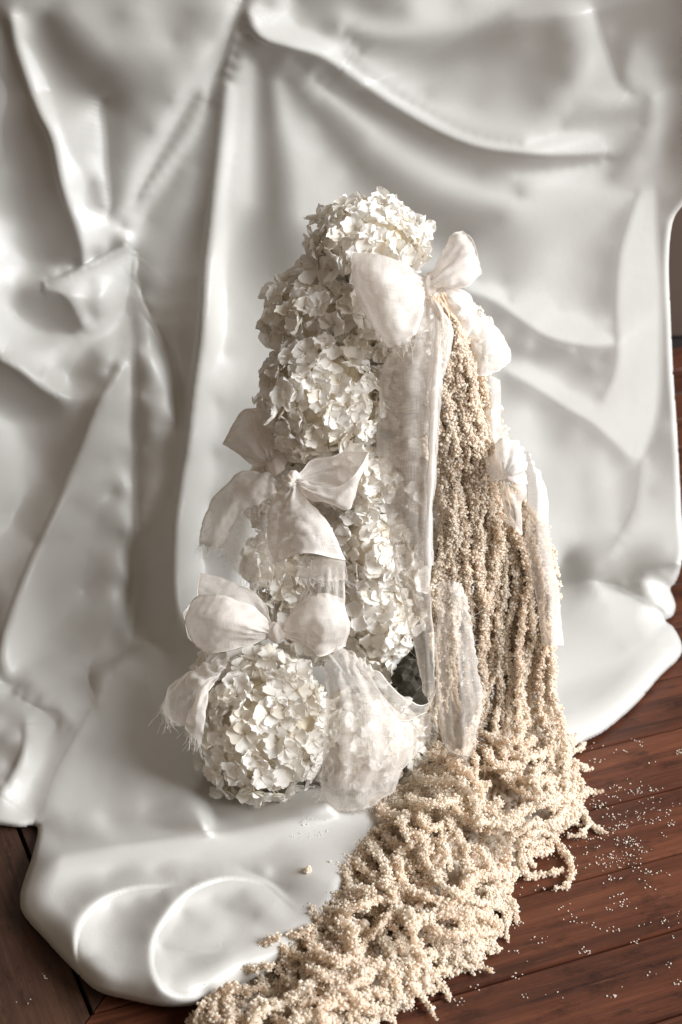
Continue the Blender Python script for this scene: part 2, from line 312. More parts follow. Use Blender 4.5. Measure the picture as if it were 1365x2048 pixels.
# the arrangement stands between the window and part of the cloth: the share of the window each bit of cloth still sees
BALLS=[(735,492,112),(640,640,108),(645,795,122),(570,840,70),(720,950,90),(735,1085,92),(570,1130,78),(760,1215,92),(775,1300,80),(525,1458,140),(745,1480,115),(900,690,90),(900,850,95),(920,1000,95),(930,1150,95),(950,1300,100),(1050,1150,60),(1060,1300,70),(600,985,78),(500,1240,70),(470,1000,60)]
bc=[];br=[]
for bx,by,b_r in BALLS:
    c_=at_Y(bx,by,np.interp(by,[400,500,640,780,950,1100,1290,1460,1650],[.215,.205,.18,.155,.14,.13,.105,.055,.03])); bc.append(c_); br.append(b_r*np.linalg.norm(c_-CAM)/FPX*0.97)
sx_=slice(None,None,4); Pv=CAM+D[sx_,sx_]*(T[sx_,sx_]*(1-50/FPX))[...,None]; vis=np.zeros(Pv.shape[:2]); nv0=0
wd_=np.array([0,.15,.25])-np.array(WIN); wd_/=np.linalg.norm(wd_); wr_=np.cross(wd_,[0,0,1]); wr_/=np.linalg.norm(wr_); wu_=np.cross(wr_,wd_)
for a_ in np.linspace(-.42,.42,5):
    for b_ in np.linspace(-.42,.42,5):
        S0=np.array(WIN)+wr_*a_*2.1+wu_*b_*1.9; dv=S0-Pv; Ld=np.linalg.norm(dv,axis=-1); dv/=Ld[...,None]; hit=np.zeros(Ld.shape,bool)
        for c_,r_ in zip(bc,br):
            oc=c_-Pv; tt=(oc*dv).sum(-1); d2=(oc*oc).sum(-1)-tt*tt; hit|=(d2<r_*r_)&(tt>0)&((oc*oc).sum(-1)>r_*r_)
        vis+=~hit; nv0+=1
vis/=nv0; gy_i=(np.arange(T.shape[0])/4).clip(0,vis.shape[0]-1.001); gx_i=(np.arange(T.shape[1])/4).clip(0,vis.shape[1]-1.001)
y0_=gy_i.astype(int)[:,None]; x0_=gx_i.astype(int)[None]; fy_=(gy_i%1)[:,None]; fx_=(gx_i%1)[None]
vis=(vis[y0_,x0_]*(1-fx_)+vis[y0_,x0_+1]*fx_)*(1-fy_)+(vis[y0_+1,x0_]*(1-fx_)+vis[y0_+1,x0_+1]*fx_)*fy_
GAIN=GAIN*np.maximum(vis,0.12)
K_A,K_D=0.07,1.44
target=np.clip(SH,70,230); Wt=1-0.93*HM
def dx(a): o=np.zeros_like(a); o[:,:-1]=(a[:,1:]-a[:,:-1])/CS; return o
def dy(a): o=np.zeros_like(a); o[:-1]=(a[1:]-a[:-1])/CS; return o
def dxT(a): o=np.zeros_like(a); o[:,1:]+=a[:,:-1]/CS; o[:,:-1]-=a[:,:-1]/CS; return o
def dyT(a): o=np.zeros_like(a); o[1:]+=a[:-1]/CS; o[:-1]-=a[:-1]/CS; return o
def lap(a):
    p=np.pad(a,1,mode='edge'); return (p[:-2,1:-1]+p[2:,1:-1]+p[1:-1,:-2]+p[1:-1,2:]-4*a)/CS**2
HT,WD=T.shape
kk=np.zeros((2*HT,2*WD)); kk+=(2-2*np.cos(np.fft.fftfreq(2*HT)*2*np.pi))[:,None]/CS**2; kk+=(2-2*np.cos(np.fft.fftfreq(2*WD)*2*np.pi))[None]/CS**2
def precond(g,bend):
    G=np.concatenate([np.concatenate([g,g[:,::-1]],1),np.concatenate([g[::-1],g[::-1,::-1]],1)],0)
    return np.real(np.fft.ifft2(np.fft.fft2(G)/(34*kk+bend*kk**2+MU)))[:HT,:WD]
# overlapping folds: along a crease the lighter side stands proud of the darker one
def crease(path,amp,side,w_hi=42.,w_lo=12.,step=5):
    C=resample(path,step); n=len(C); tg=np.gradient(C,axis=0); tg/=np.linalg.norm(tg,axis=1)[:,None]+1e-9
    x0,x1=C[:,0].min()-130,C[:,0].max()+130; y0,y1=C[:,1].min()-130,C[:,1].max()+130
    ix=np.where((xs>x0)&(xs<x1))[0]; iy=np.where((ys>y0)&(ys<y1))[0]
    X=XX[np.ix_(iy,ix)]; Y=YY[np.ix_(iy,ix)]; bd=np.full(X.shape,1e9); sg=np.zeros(X.shape); tt=np.zeros(X.shape)
    for i in range(n):
        ddx=X-C[i,0]; ddy=Y-C[i,1]; d=np.hypot(ddx,ddy); m=d<bd; bd=np.where(m,d,bd); sg=np.where(m,ddx*(-tg[i,1])+ddy*tg[i,0],sg); tt=np.where(m,i/(n-1),tt)
    s_=sg*side; end=np.clip((bd-np.abs(sg))/30,0,1)
    tp=np.sin(np.pi*np.clip(tt,0,1))**0.6*(1-end)
    t=np.clip((s_+w_lo)/(w_lo),0,1); up=t*t*(3-2*t); h=np.where(s_<0,up,np.exp(-np.maximum(s_,0)/w_hi)*(1+0*s_))
    out=np.zeros_like(XX); out[np.ix_(iy,ix)]=amp*tp*h*np.exp(-np.maximum(bd-90,0)/20); return out
QS=np.zeros_like(XX)
for p_,l1_,l2_,*am_ in E_:
    d_=np.array(p_[-1],float)-np.array(p_[0],float)
    first=(1.0 if d_[1]>0 else -1.0) if abs(d_[1])>abs(d_[0]) else (-1.0 if d_[0]>0 else 1.0)   # first side in terms of (-ty,tx)
    side=first if l1_>l2_ else -first
    QS=np.maximum(QS,crease(p_,am_[0] if am_ else (15. if abs(l1_-l2_)>55 else 7.),side))
for p_ in ([(385,1772),(287,1772),(220,1790),(176,1822),(152,1862),(150,1917),(170,1960)],[(600,1822),(564,1792),(528,1766),(461,1755),(410,1766),(369,1789),(333,1830),(308,1871),(300,1927),(318,1973),(359,1998),(415,1990)]):
    QS=np.maximum(QS,crease(p_,24.,1.0,30.,11.))
    
def shade_grad(Q,bend):
    p=dx(Q+QS)+BX; r=-(dy(Q+QS)+BY)                # slopes of the depth towards the camera, right and up
    nn=np.sqrt(1+p*p+r*r); nl=(-p*Lc[...,0]-r*Lc[...,1]+Lc[...,2])/nn
    soft=np.where(nl>0.25,nl,np.maximum(0,nl+0.25)**2); ds=np.where(nl>0.25,1.0,2*np.maximum(0.02,nl+0.25))
    lin=K_A+K_D*soft*GAIN; m=255*lin**(1/2.2); dm=255/2.2*lin**(1/2.2-1)*K_D*GAIN*ds
    e=(m-target); f=Wt*e*dm/255.
    gp=f*(-Lc[...,0]/nn-nl*p/nn**2); gr=f*(-Lc[...,1]/nn-nl*r/nn**2)
    return dxT(gp)-dyT(gr), e
Q=relief(-fold_tilt(np.clip(SH/255,0.2,1)**2.2),0.95,-0.31,0.06,(1/600.)**2)
vel=np.zeros_like(Q)
NF=200
for it in range(NF):
    bend=math.exp(np.interp(it,[0,NF*0.75,NF],[math.log(30000.),math.log(BEND_W),math.log(BEND_W)]))
    g,e=shade_grad(Q,bend); pq=0.31*dx(Q)+0.95*dy(Q); g=g+bend*lap(lap(Q))+MU*Q+PERP*(0.31*dxT(pq)+0.95*dyT(pq))
    s_=precond(g,bend); vel=0.85*vel-STEP*s_; Q=Q+vel
    if it%40==0 or it==NF-1: print('cloth fit',it,round(float(np.sqrt((e[SEEN]**2).mean())),2),round(float(Q.std()),1))
ER=e.copy(); Q=Q-np.percentile(Q[SEEN],1)
Q=np.maximum(Q,0)+np.minimum(Q,0)*0.3+QS
Qd=Q*(1-0.85*HM)*(1-0.55*edge_lo*onfloor)
q=(Qd+lift)*(roll*onfloor+(1-onfloor))-(1-roll)*11*(1-onfloor)
q=np.where(onfloor>0.5,np.maximum(q,1.0),q)
P3=CAM+D*(T*(1-q/FPX))[...,None]
inside=DI>0
# snap the row of points just outside onto the outline
near=(~inside)&(DI>-CS*1.5)
sx=np.where(near,NX,XX); sy=np.where(near,NY,YY); Ds=rayd(sx,sy)
P3=np.where(near[...,None],CAM+Ds*(T*(1-np.where(onfloor>0.5,0.5,q)/FPX))[...,None],P3)
P3[...,2]=np.where(P3[...,2]<0.0015,0.0015,P3[...,2])
ok=inside|near
F=grid_faces(*XX.shape); okf=ok.ravel()[F].all(1)&(inside.ravel()[F].any(1)); F=F[okf]
used=np.unique(F); rm=np.full(XX.size,-1); rm[used]=np.arange(len(used))
def cloth_q(x,y):                # where the finished cloth is, for things that rest on it
    fx=np.clip((np.asarray(x)-xs[0])/CS,0,len(xs)-1.01); fy=np.clip((np.asarray(y)-ys[0])/CS,0,len(ys)-1.01)
    return P3[fy.astype(int),fx.astype(int)]
cloth=mesh_obj('satin_cloth',P3.reshape(-1,3)[used],rm[F],M_SATIN)
so=cloth.modifiers.new('thickness','SOLIDIFY'); so.thickness=0.0012; so.offset=1
tag(cloth,'ivory satin cloth falling in folds behind the flowers and pooling on the boards','cloth')
def on_cloth(x,y,mm):
    p=cloth_q(x,y); n=CAM-p; return p+n/np.linalg.norm(n)*(mm/1000.)
def cloth_roll(path,rpx,name='fold_roll'):       # a rolled fold edge
    C=resample(path,7); n=len(C); k=10; r=rpx*0.00045
    c=np.array([on_cloth(x,y,1.0) for x,y in C]); c=np.array([c[max(0,i-4):i+5].mean(0) for i in range(n)])
    T_=np.gradient(c,axis=0); T_/=np.linalg.norm(T_,axis=1)[:,None]; v=CAM-c; v/=np.linalg.norm(v,axis=1)[:,None]
    U=np.cross(T_,v); U/=np.linalg.norm(U,axis=1)[:,None]; a=np.linspace(-.15,1.15,k)*np.pi
    tp=np.sin(np.pi*np.clip(np.linspace(0,1,n),0.0,1))**0.35
    V=c[:,None]+(r*tp)[:,None,None]*(1.1*np.cos(a)[None,:,None]*U[:,None]+0.9*np.sin(a)[None,:,None]*v[:,None])
    o=mesh_obj(name,V.reshape(-1,3),grid_faces(n,k),M_SATIN); o.parent=cloth; return o
# ---------------------------------------------------------------- wooden floor, plank by plank
def mat_wood(name,c1,c2,c3,rough):
    nt=NT(name); tc=nt.n('TexCoord').outputs['UV']; oi=nt.n('ObjectInfo').outputs['Random']
    off=nt.n('CombineXYZ',i0=oi,i1=oi,i2=oi); offs=nt.n('VectorMath',{'operation':'SCALE'},i0=off.outputs[0]); offs.inputs['Scale'].default_value=37.0
    co=nt.n('VectorMath',{'operation':'ADD'},i0=tc,i1=offs.outputs[0]).outputs[0]
    m1=nt.n('Mapping',Vector=co,Scale=(3.0,60,1)); g1=nt.n('TexNoise',Vector=m1.outputs[0],Scale=1.0,Detail=6.0,Roughness=0.6,Distortion=0.6)
    m2=nt.n('Mapping',Vector=co,Scale=(14,420,1)); g2=nt.n('TexNoise',Vector=m2.outputs[0],Scale=1.0,Detail=4.0,Roughness=0.7)
    m3=nt.n('Mapping',Vector=co,Scale=(6,16,1)); g3=nt.n('TexNoise',Vector=m3.outputs[0],Scale=1.0,Detail=5.0,Roughness=0.65)
    s=nt.n('Math',{'operation':'MULTIPLY_ADD'},i0=g2.outputs['Fac'],i1=0.45,i2=g1.outputs['Fac'])
    s2=nt.n('Math',{'operation':'MULTIPLY_ADD'},i0=g3.outputs['Fac'],i1=0.5,i2=s.outputs[0])
    s3=nt.n('Math',{'operation':'MULTIPLY_ADD'},i0=oi,i1=0.16,i2=s2.outputs[0])
    c=ramp(nt,nt.n('Math',{'operation':'SUBTRACT'},i0=s3.outputs[0],i1=0.5).outputs[0],[(0.25,c1),(0.55,c2),(0.85,c3)])
    # old stains and dust in the varnish
    m4=nt.n('Mapping',Vector=co,Scale=(25,60,1)); g4=nt.n('TexNoise',Vector=m4.outputs[0],Scale=1.0,Detail=8.0,Roughness=0.75)
    dk=ramp(nt,g4.outputs['Fac'],[(0.34,(0.28,0.26,0.25)),(0.47,(1,1,1))])
    cc=nt.n('Mix',{'data_type':'RGBA','blend_type':'MULTIPLY'}); cc.inputs[0].default_value=0.8; nt.t.links.new(c,cc.inputs[6]); nt.t.links.new(dk,cc.inputs[7])
    m5=nt.n('Mapping',Vector=co,Rotation=(0,0,0.5),Scale=(30,1500,1)); g5=nt.n('TexNoise',Vector=m5.outputs[0],Scale=1.0,Detail=1.0)
    sc_=ramp(nt,g5.outputs['Fac'],[(0.68,(0,0,0)),(0.74,(0.10,0.06,0.04))]); ad=nt.n('Mix',{'data_type':'RGBA','blend_type':'ADD'}); ad.inputs[0].default_value=0.5; nt.t.links.new(cc.outputs[2],ad.inputs[6]); nt.t.links.new(sc_,ad.inputs[7])
    rr=nt.n('MapRange',Value=g3.outputs['Fac'],To_Min=rough-0.08,To_Max=rough+0.14)
    b=nt.n('Bump',Strength=0.5,Distance=0.0006,Height=s.outputs[0])
    p=nt.n('BsdfPrincipled',Base_Color=ad.outputs[2],Roughness=rr.outputs[0],Normal=b.outputs[0]); p.inputs['Specular IOR Level'].default_value=0.4
    return nt.surf(p.outputs[0])
M_WOOD=mat_wood('old_red_brown_boards',(0.022,0.0075,0.0045),(0.078,0.024,0.0115),(0.145,0.048,0.022),0.42)
M_WOOD2=mat_wood('old_shaded_boards',(0.022,0.011,0.007),(0.05,0.024,0.015),(0.09,0.042,0.025),0.5)  # left boards: the shade on that side is put into a darker colour
nt=NT('dark_subfloor'); p=nt.n('BsdfPrincipled',Base_Color=(0.008,0.005,0.004,1),Roughness=0.9); M_GAP=nt.surf(p.outputs[0])
fl=mesh_obj('floor',[(-6,-6,-0.012),(6,-6,-0.012),(6,6,-0.012),(-6,6,-0.012)],[(0,1,2,3)],M_GAP,smooth=False); fl['kind']='structure'
A0=R(20); ud=np.array([math.cos(A0),math.sin(A0)]); vd=np.array([-ud[1],ud[0]])
MP=np.array([-0.199,-0.23]); MA=R(67.5); md=np.array([math.cos(MA),math.sin(MA)]); mn=np.array([math.sin(MA),-math.cos(MA)])  # mitre; +mn = right side
def clip_poly(P,n,p0):
    out=[]
    for i in range(len(P)):
        a,b=P[i],P[(i+1)%len(P)]; da=(a-p0)@n; db=(b-p0)@n
        if da>=0: out.append(a)
        if (da>=0)!=(db>=0): out.append(a+(b-a)*da/(da-db))
    return out
PITCHW=0.0785
def plank(P2,along,mat,z=0.0):
    # a board with chamfered edges: bottom ring, upper ring, inset top
    P2=np.array(P2); c=P2.mean(0); n=len(P2)
    ins=[]
    for i in range(n):
        e1=P2[i]-P2[i-1]; e2=P2[(i+1)%n]-P2[i]; e1/=np.linalg.norm(e1); e2/=np.linalg.norm(e2)
        n1=np.array([-e1[1],e1[0]]); n2=np.array([-e2[1],e2[0]]); m=n1+n2; m/=max(0.3,m@n1); ins.append(P2[i]+m*0.0006)
    ins=np.array(ins)
    V=[(x,y,z-0.011) for x,y in P2]+[(x,y,z-0.0022) for x,y in P2]+[(x,y,z) for x,y in ins]
    me=bpy.data.meshes.new('plank'); F=[tuple([i,(i+1)%n,n+(i+1)%n,n+i]) for i in range(n)]+[tuple([n+i,n+(i+1)%n,2*n+(i+1)%n,2*n+i]) for i in range(n)]+[tuple(range(2*n,3*n))]
    me.from_pydata(V,[],F); uvl=me.uv_layers.new(name='UVMap'); al=np.array(along); ac=np.array([-al[1],al[0]])
    for l in me.loops:
        v=np.array(me.vertices[l.vertex_index].co[:2]); uvl.data[l.index].uv=(v@al,v@ac)
    me.materials.append(mat); o=bpy.data.objects.new('plank',me); sc.collection.objects.link(o); o.parent=fl; o['kind']='structure'
    return o
rp=random.Random(5)
for side in (0,1):
    for i in range(-9,14):
        v0=-0.2165+i*PITCHW; g=0.0030+0.0008*rp.random(); v1=v0+PITCHW-g
        us=[-1.6]
        if i==-1: us+= [0.72]
        else: us+= [0.35+0.5*rp.random() if i>1 else 0.75+0.3*rp.random()]
        us+=[2.2]
        zz=-0.0004*rp.random()
        for a,b in zip(us[:-1],us[1:]):
            P=[ud*a+vd*v0,ud*(b-0.0008)+vd*v0,ud*(b-0.0008)+vd*v1,ud*a+vd*v1]; P=[np.array(p) for p in P]
            P=clip_poly(P,mn,MP+mn*0.0005)
            if len(P)<3: continue
            al=ud
            if side:
                P=[p-2*((p-MP)@mn)*mn for p in P][::-1]; al=ud-2*(ud@mn)*mn
            plank(P,al,M_WOOD2 if side else M_WOOD,zz)
# the dark room behind
nt=NT('dark_plaster'); co=objcoord(nt); nn=nt.n('TexNoise',Vector=co,Scale=3.0,Detail=4.0)
p=nt.n('BsdfPrincipled',Base_Color=ramp(nt,nn.outputs['Fac'],[(0.3,(0.05,0.03,0.022)),(0.7,(0.08,0.05,0.036))]),Roughness=0.8); M_WALL=nt.surf(p.outputs[0])
wl=mesh_obj('wall',[(-3,1.2,-0.006),(3,1.2,-0.006),(3,1.2,2.6),(-3,1.2,2.6),(-3,1.3,-0.006),(3,1.3,-0.006),(3,1.3,2.6),(-3,1.3,2.6)],[(0,1,2,3),(5,4,7,6),(1,5,6,2),(4,0,3,7),(3,2,6,7)],M_WALL,smooth=False); wl['kind']='structure'
# ---------------------------------------------------------------- dried hydrangea heads
def mat_petal():
    nt=NT('ivory_petal'); co=objcoord(nt); oi=nt.n('ObjectInfo').outputs['Random']
    n1=nt.n('TexNoise',Vector=co,Scale=180.0,Detail=3.0)
    c=ramp(nt,oi,[(0.0,(0.86,0.81,0.72)),(0.3,(0.92,0.90,0.86)),(1.0,(0.96,0.95,0.93))])
    c2=ramp(nt,n1.outputs['Fac'],[(0.3,(0.93,0.90,0.85)),(0.6,(1,1,1))])
    m=nt.n('Mix',{'data_type':'RGBA','blend_type':'MULTIPLY'}); m.inputs[0].default_value=1; nt.t.links.new(c,m.inputs[6]); nt.t.links.new(c2,m.inputs[7])
    mp=nt.n('Mapping',Vector=co,Scale=(120,900,120)); nv=nt.n('TexNoise',Vector=mp.outputs[0],Scale=1.0,Detail=2.0)
    b=nt.n('Bump',Strength=0.35,Distance=0.0004,Height=nv.outputs['Fac'])
    d=nt.n('BsdfPrincipled',Base_Color=m.outputs[2],Roughness=0.6,Normal=b.outputs[0]); d.inputs['Specular IOR Level'].default_value=0.25
    t=nt.n('BsdfTranslucent',Color=m.outputs[2],Normal=b.outputs[0])
    x=nt.n('MixShader'); x.inputs[0].default_value=0.33; nt.t.links.new(d.outputs[0],x.inputs[1]); nt.t.links.new(t.outputs[0],x.inputs[2])
    return nt.surf(x.outputs[0])
M_PETAL=mat_petal()
def plain(name,c,r=0.7,spec=0.3):
    nt=NT(name); co=objcoord(nt); n=nt.n('TexNoise',Vector=co,Scale=120.0,Detail=4.0)
    p=nt.n('BsdfPrincipled',Base_Color=ramp(nt,n.outputs['Fac'],[(0.3,[v*0.75 for v in c]),(0.7,c)]),Roughness=r); p.inputs['Specular IOR Level'].default_value=spec
    b=nt.n('Bump',Strength=0.5,Distance=0.001,Height=n.outputs['Fac']); nt.t.links.new(b.outputs[0],p.inputs['Normal'])
    return nt.surf(p.outputs[0])
M_PED=plain('pale_pedicel',(0.62,0.52,0.36)); M_CORE=plain('shade_tan_filler',(0.80,0.72,0.58),0.9); M_DARK=plain('gap_shade_dark',(0.045,0.04,0.028),0.8)  # core tan and near-black stand in for shade in the gaps
PETALS=[]
for v in range(10):
    r=random.Random(100+v); L=0.0135*r.uniform(0.88,1.1); Wd=0.0073*r.uniform(0.88,1.15); cup=r.uniform(-0.0012,0.0030); ripple=r.uniform(0.0003,0.0011); ph=r.uniform(0,6.28); notch=r.uniform(0,0.10); roll=r.uniform(-0.002,0.0035)
    V=[];nu,nv_=9,7
    for i in range(nu):
        u=i/(nu-1); wd=Wd*(0.13+0.87*math.sin(math.pi/2*u/.6)**0.9 if u<.6 else math.sqrt(max(0,1-((u-.6)/.4)**2*0.90)))
        for j in range(nv_):
            t=j/(nv_-1)*2-1; x=0.0012+L*u*(1-0.20*abs(t)**3*u**2)-(L*notch*(1-abs(t))*u**6)
            z=cup*(t*t)*1.0+roll*u*u+ripple*math.sin(5*t+4*u+ph)*u
            V.append((x,wd*t,z))
    me=bpy.data.meshes.new('petal'); me.from_pydata(V,[],[tuple(int(k) for k in f) for f in grid_faces(nu,nv_)]); 
    for p in me.polygons: p.use_smooth=True
    me.materials.append(M_PETAL); PETALS.append(me)
bm=bmesh.new(); bmesh.ops.create_icosphere(bm,subdivisions=1,radius=0.0014)
m4=bmesh.ops.create_cone(bm,segments=5,radius1=0.0004,radius2=0.0006,depth=0.012,cap_ends=False)
for v_ in m4['verts']: v_.co.z-=0.006
ME_FLO=bpy.data.meshes.new('floret'); bm.to_mesh(ME_FLO); bm.free(); ME_FLO.materials.append(M_PED)
LINK=sc.collection.objects.link
YAX=lambda y: float(np.interp(y,[400,500,640,780,950,1100,1290,1460,1650],[.215,.205,.18,.155,.14,.13,.105,.055,.03]))
def ico(name,r,sub,mat,parent,scale=(1,1,1),amp=0.12,seed=0):
    bm=bmesh.new(); bmesh.ops.create_icosphere(bm,subdivisions=sub,radius=1.0); rr=random.Random(seed)
    for v in bm.verts: v.co=Vector([v.co[i]*scale[i] for i in range(3)])*r*(1+amp*(rr.random()-0.5))
    me=bpy.data.meshes.new(name); bm.to_mesh(me); bm.free(); me.materials.append(mat)
    o=bpy.data.objects.new(name,me); LINK(o); o.parent=parent; return o
def head(x,y,rpx,dY,label,dens=1.0,sx=1.0,sz=1.0,seed=0,cull=-0.45,size=1.0):
    c=at_Y(x,y,YAX(y)+dY); dist=np.linalg.norm(c-CAM); r=rpx*dist/FPX
    h=tag(empty('hydrangea_head',c),label,'flower head','hydrangea flower heads massed in the arrangement')
    ico('inner_filler',r*0.78,3,M_CORE,h,(sx,1,sz),0.16,seed)  # filler ball, its tan paints the shadow seen between petals
    vd_=Vector(CAM-c).normalized(); rr=random.Random(900+seed)
    N=int(4*math.pi*(r-0.004)**2*((sx+sz+1)/3)**2/(0.0142**2)*dens/size**1.6); ga=math.pi*(3-math.sqrt(5))
    for i in range(N):
        zz=1-2*(i+0.5)/N; ph=ga*i+rr.uniform(-.25,.25); rad=math.sqrt(1-zz*zz)
        n=Vector((math.cos(ph)*rad,math.sin(ph)*rad,zz))
        if n.dot(vd_)<cull: continue
        pos=Vector((n.x*sx,n.y,n.z*sz))*(r-0.005)*rr.uniform(0.88,1.07)
        nn=(n+Vector((rr.gauss(0,1),rr.gauss(0,1),rr.gauss(0,1)))*0.30).normalized()
        f=bpy.data.objects.new('floret',ME_FLO); LINK(f); f.parent=h
        q=nn.to_track_quat('Z','Y'); s=rr.uniform(0.8,1.15)*size
        f.location=pos; f.rotation_mode='QUATERNION'; f.rotation_quaternion=q; f.scale=(s,s,s)
        base=rr.uniform(0,6.28); lift0=rr.uniform(-0.05,0.65)
        for k in range(4):
            if rr.random()<0.03: continue
            p=bpy.data.objects.new('petal',PETALS[rr.randrange(10)]); LINK(p); p.parent=f
            p.rotation_euler=(rr.uniform(-.28,.28),-(lift0+rr.uniform(-.30,.35)),base+k*math.pi/2+rr.uniform(-.16,.16))
            p.location=(0,0,0.0008+0.0005*(k%2)); ps=rr.uniform(0.85,1.12); p.scale=(ps,ps,ps)
    return h
HEADS=[
(735,492,112,0.000,'white hydrangea head at the very top of the arrangement, above the large upper bow',1,1.05,.8),
(640,640,108,0.010,'shaded hydrangea head on the left shoulder, just below the topmost flower head',1,1,1),
(645,795,122,-0.010,'large bright hydrangea head above the small bow in the middle of the arrangement',1,.98,1.05),
(570,840,60,0.040,'dim hydrangea head half hidden behind the left edge of the large bright one',1,1,1.5),
(720,950,80,0.000,'small hydrangea head right beside the middle bow loop',1,.9,1),
(735,1085,92,0.000,'hydrangea head with loose florets just right of the flared ribbon tail',1,.9,1),
(570,1130,78,0.020,'dusky hydrangea head showing small florets under the flared ribbon tail',1,1,1),
(760,1215,92,0.000,'hydrangea head in the centre, below the one with loose florets, right of the lower bow',1,.9,1),
(762,1282,74,0.010,'hydrangea head whose drooping petals hang just above the dark gap',1,.95,.8),
(525,1458,136,-0.005,'big round white hydrangea head resting on the satin at the front lower left',1,.97,1.18),
(735,1492,104,0.015,'hydrangea head seen faintly through the sheer veil beside the big round one',1,1.05,1.05),
(820,760,95,0.015,'hydrangea head veiled by the upper part of the long sheer ribbon tail',1,.95,1.1),
(825,930,90,0.020,'hydrangea head veiled by the middle of the long sheer ribbon tail',1,.95,1.1),
(835,1110,88,0.020,'hydrangea head veiled by the lower part of the long sheer ribbon tail',1,.9,1.1),
(600,985,78,0.030,'shaded hydrangea head behind the small middle bow',1,1,1),
(620,1235,85,0.030,'hydrangea head behind the lower bow, between its two loops',1,1,1),
(545,990,60,0.05,'dim hydrangea head behind the shaded side bow',1,1,1.2),
(900,690,85,0.030,'white hydrangea head behind the top of the hanging amaranthus',1,1,1.1),
(470,1340,72,0.030,'shaded hydrangea head peeking out under the left loop of the lower bow',1,1,.9),
(930,880,80,0.045,'hydrangea head buried behind the hanging amaranthus column',1,1,1.2),
(700,640,90,0.0,'shadowed hydrangea head tucked under the left loop of the large upper bow',1,.9,1),
]
for i,a in enumerate(HEADS): head(*a,seed=i)
for i in range(4):      # pale filler at the core
    pass
# dark blobs painting the shade among the stems in the gaps
st=tag(empty('gap_shade_core',at_Y(800,1340,.14)),'dark blobs painting the shade among stems in the gap between flowers and veil','stems')
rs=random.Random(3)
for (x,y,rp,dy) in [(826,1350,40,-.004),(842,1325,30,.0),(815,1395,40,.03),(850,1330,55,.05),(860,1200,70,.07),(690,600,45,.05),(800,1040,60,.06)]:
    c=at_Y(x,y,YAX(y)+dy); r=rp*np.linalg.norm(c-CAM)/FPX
    o=ico('gap_shade_blob',r,3,M_DARK,st,(1,1,1.1),0.3,x); o.location=Vector(c)-Vector(st.location)
# ---------------------------------------------------------------- hanging amaranthus: every tassel strand a thing
def mat_amar():
    nt=NT('amaranthus_beads'); co=objcoord(nt); oi=nt.n('ObjectInfo').outputs['Random']; at=nt.n('Attribute',{'attribute_name':'v'}).outputs['Fac']
    a=nt.n('Math',{'operation':'MULTIPLY_ADD'},i0=oi,i1=0.22,i2=at)
    c=ramp(nt,nt.n('Math',{'operation':'MULTIPLY'},i0=a.outputs[0],i1=0.75).outputs[0],[(0.0,(0.90,0.68,0.49)),(0.12,(0.96,0.82,0.68)),(0.32,(0.985,0.905,0.795)),(0.7,(0.99,0.95,0.88))])
    d=nt.n('BsdfPrincipled',Base_Color=c,Roughness=0.7); d.inputs['Specular IOR Level'].default_value=0.05
    t=nt.n('BsdfTranslucent',Color=c)
    x=nt.n('MixShader'); x.inputs[0].default_value=0.58; nt.t.links.new(d.outputs[0],x.inputs[1]); nt.t.links.new(t.outputs[0],x.inputs[2])
    return nt.surf(x.outputs[0])
M_AMAR=mat_amar()
OCT_V=np.array([(1,0,0),(-1,0,0),(0,1,0),(0,-1,0),(0,0,1),(0,0,-1)],float)
OCT_F=np.array([(0,2,4),(2,1,4),(1,3,4),(3,0,4),(2,0,5),(1,2,5),(3,1,5),(0,3,5)])
def dense(path,step):
    return resample(np.asarray(path,float),step)
def resample3(p,step):
    p=np.array(p,float); q=np.vstack([2*p[0]-p[1],p,2*p[-1]-p[-2]]); out=[]
    t=np.linspace(0,1,10,endpoint=False)[:,None]
    for i in range(1,len(q)-2):
        a,b,c,d=q[i-1],q[i],q[i+1],q[i+2]
        out.append(0.5*(2*b+(c-a)*t+(2*a-5*b+4*c-d)*t*t+(3*b-a-3*c+d)*t**3))
    out=np.vstack(out+[p[-1:]]); s=np.r_[0,np.cumsum(np.linalg.norm(np.diff(out,axis=0),axis=1))]
    n=max(3,int(s[-1]/step)+1); ss=np.linspace(0,s[-1],n)
    return np.column_stack([np.interp(ss,s,out[:,k]) for k in range(3)]),s[-1]
STRANDS=[]; WAVE=1.0
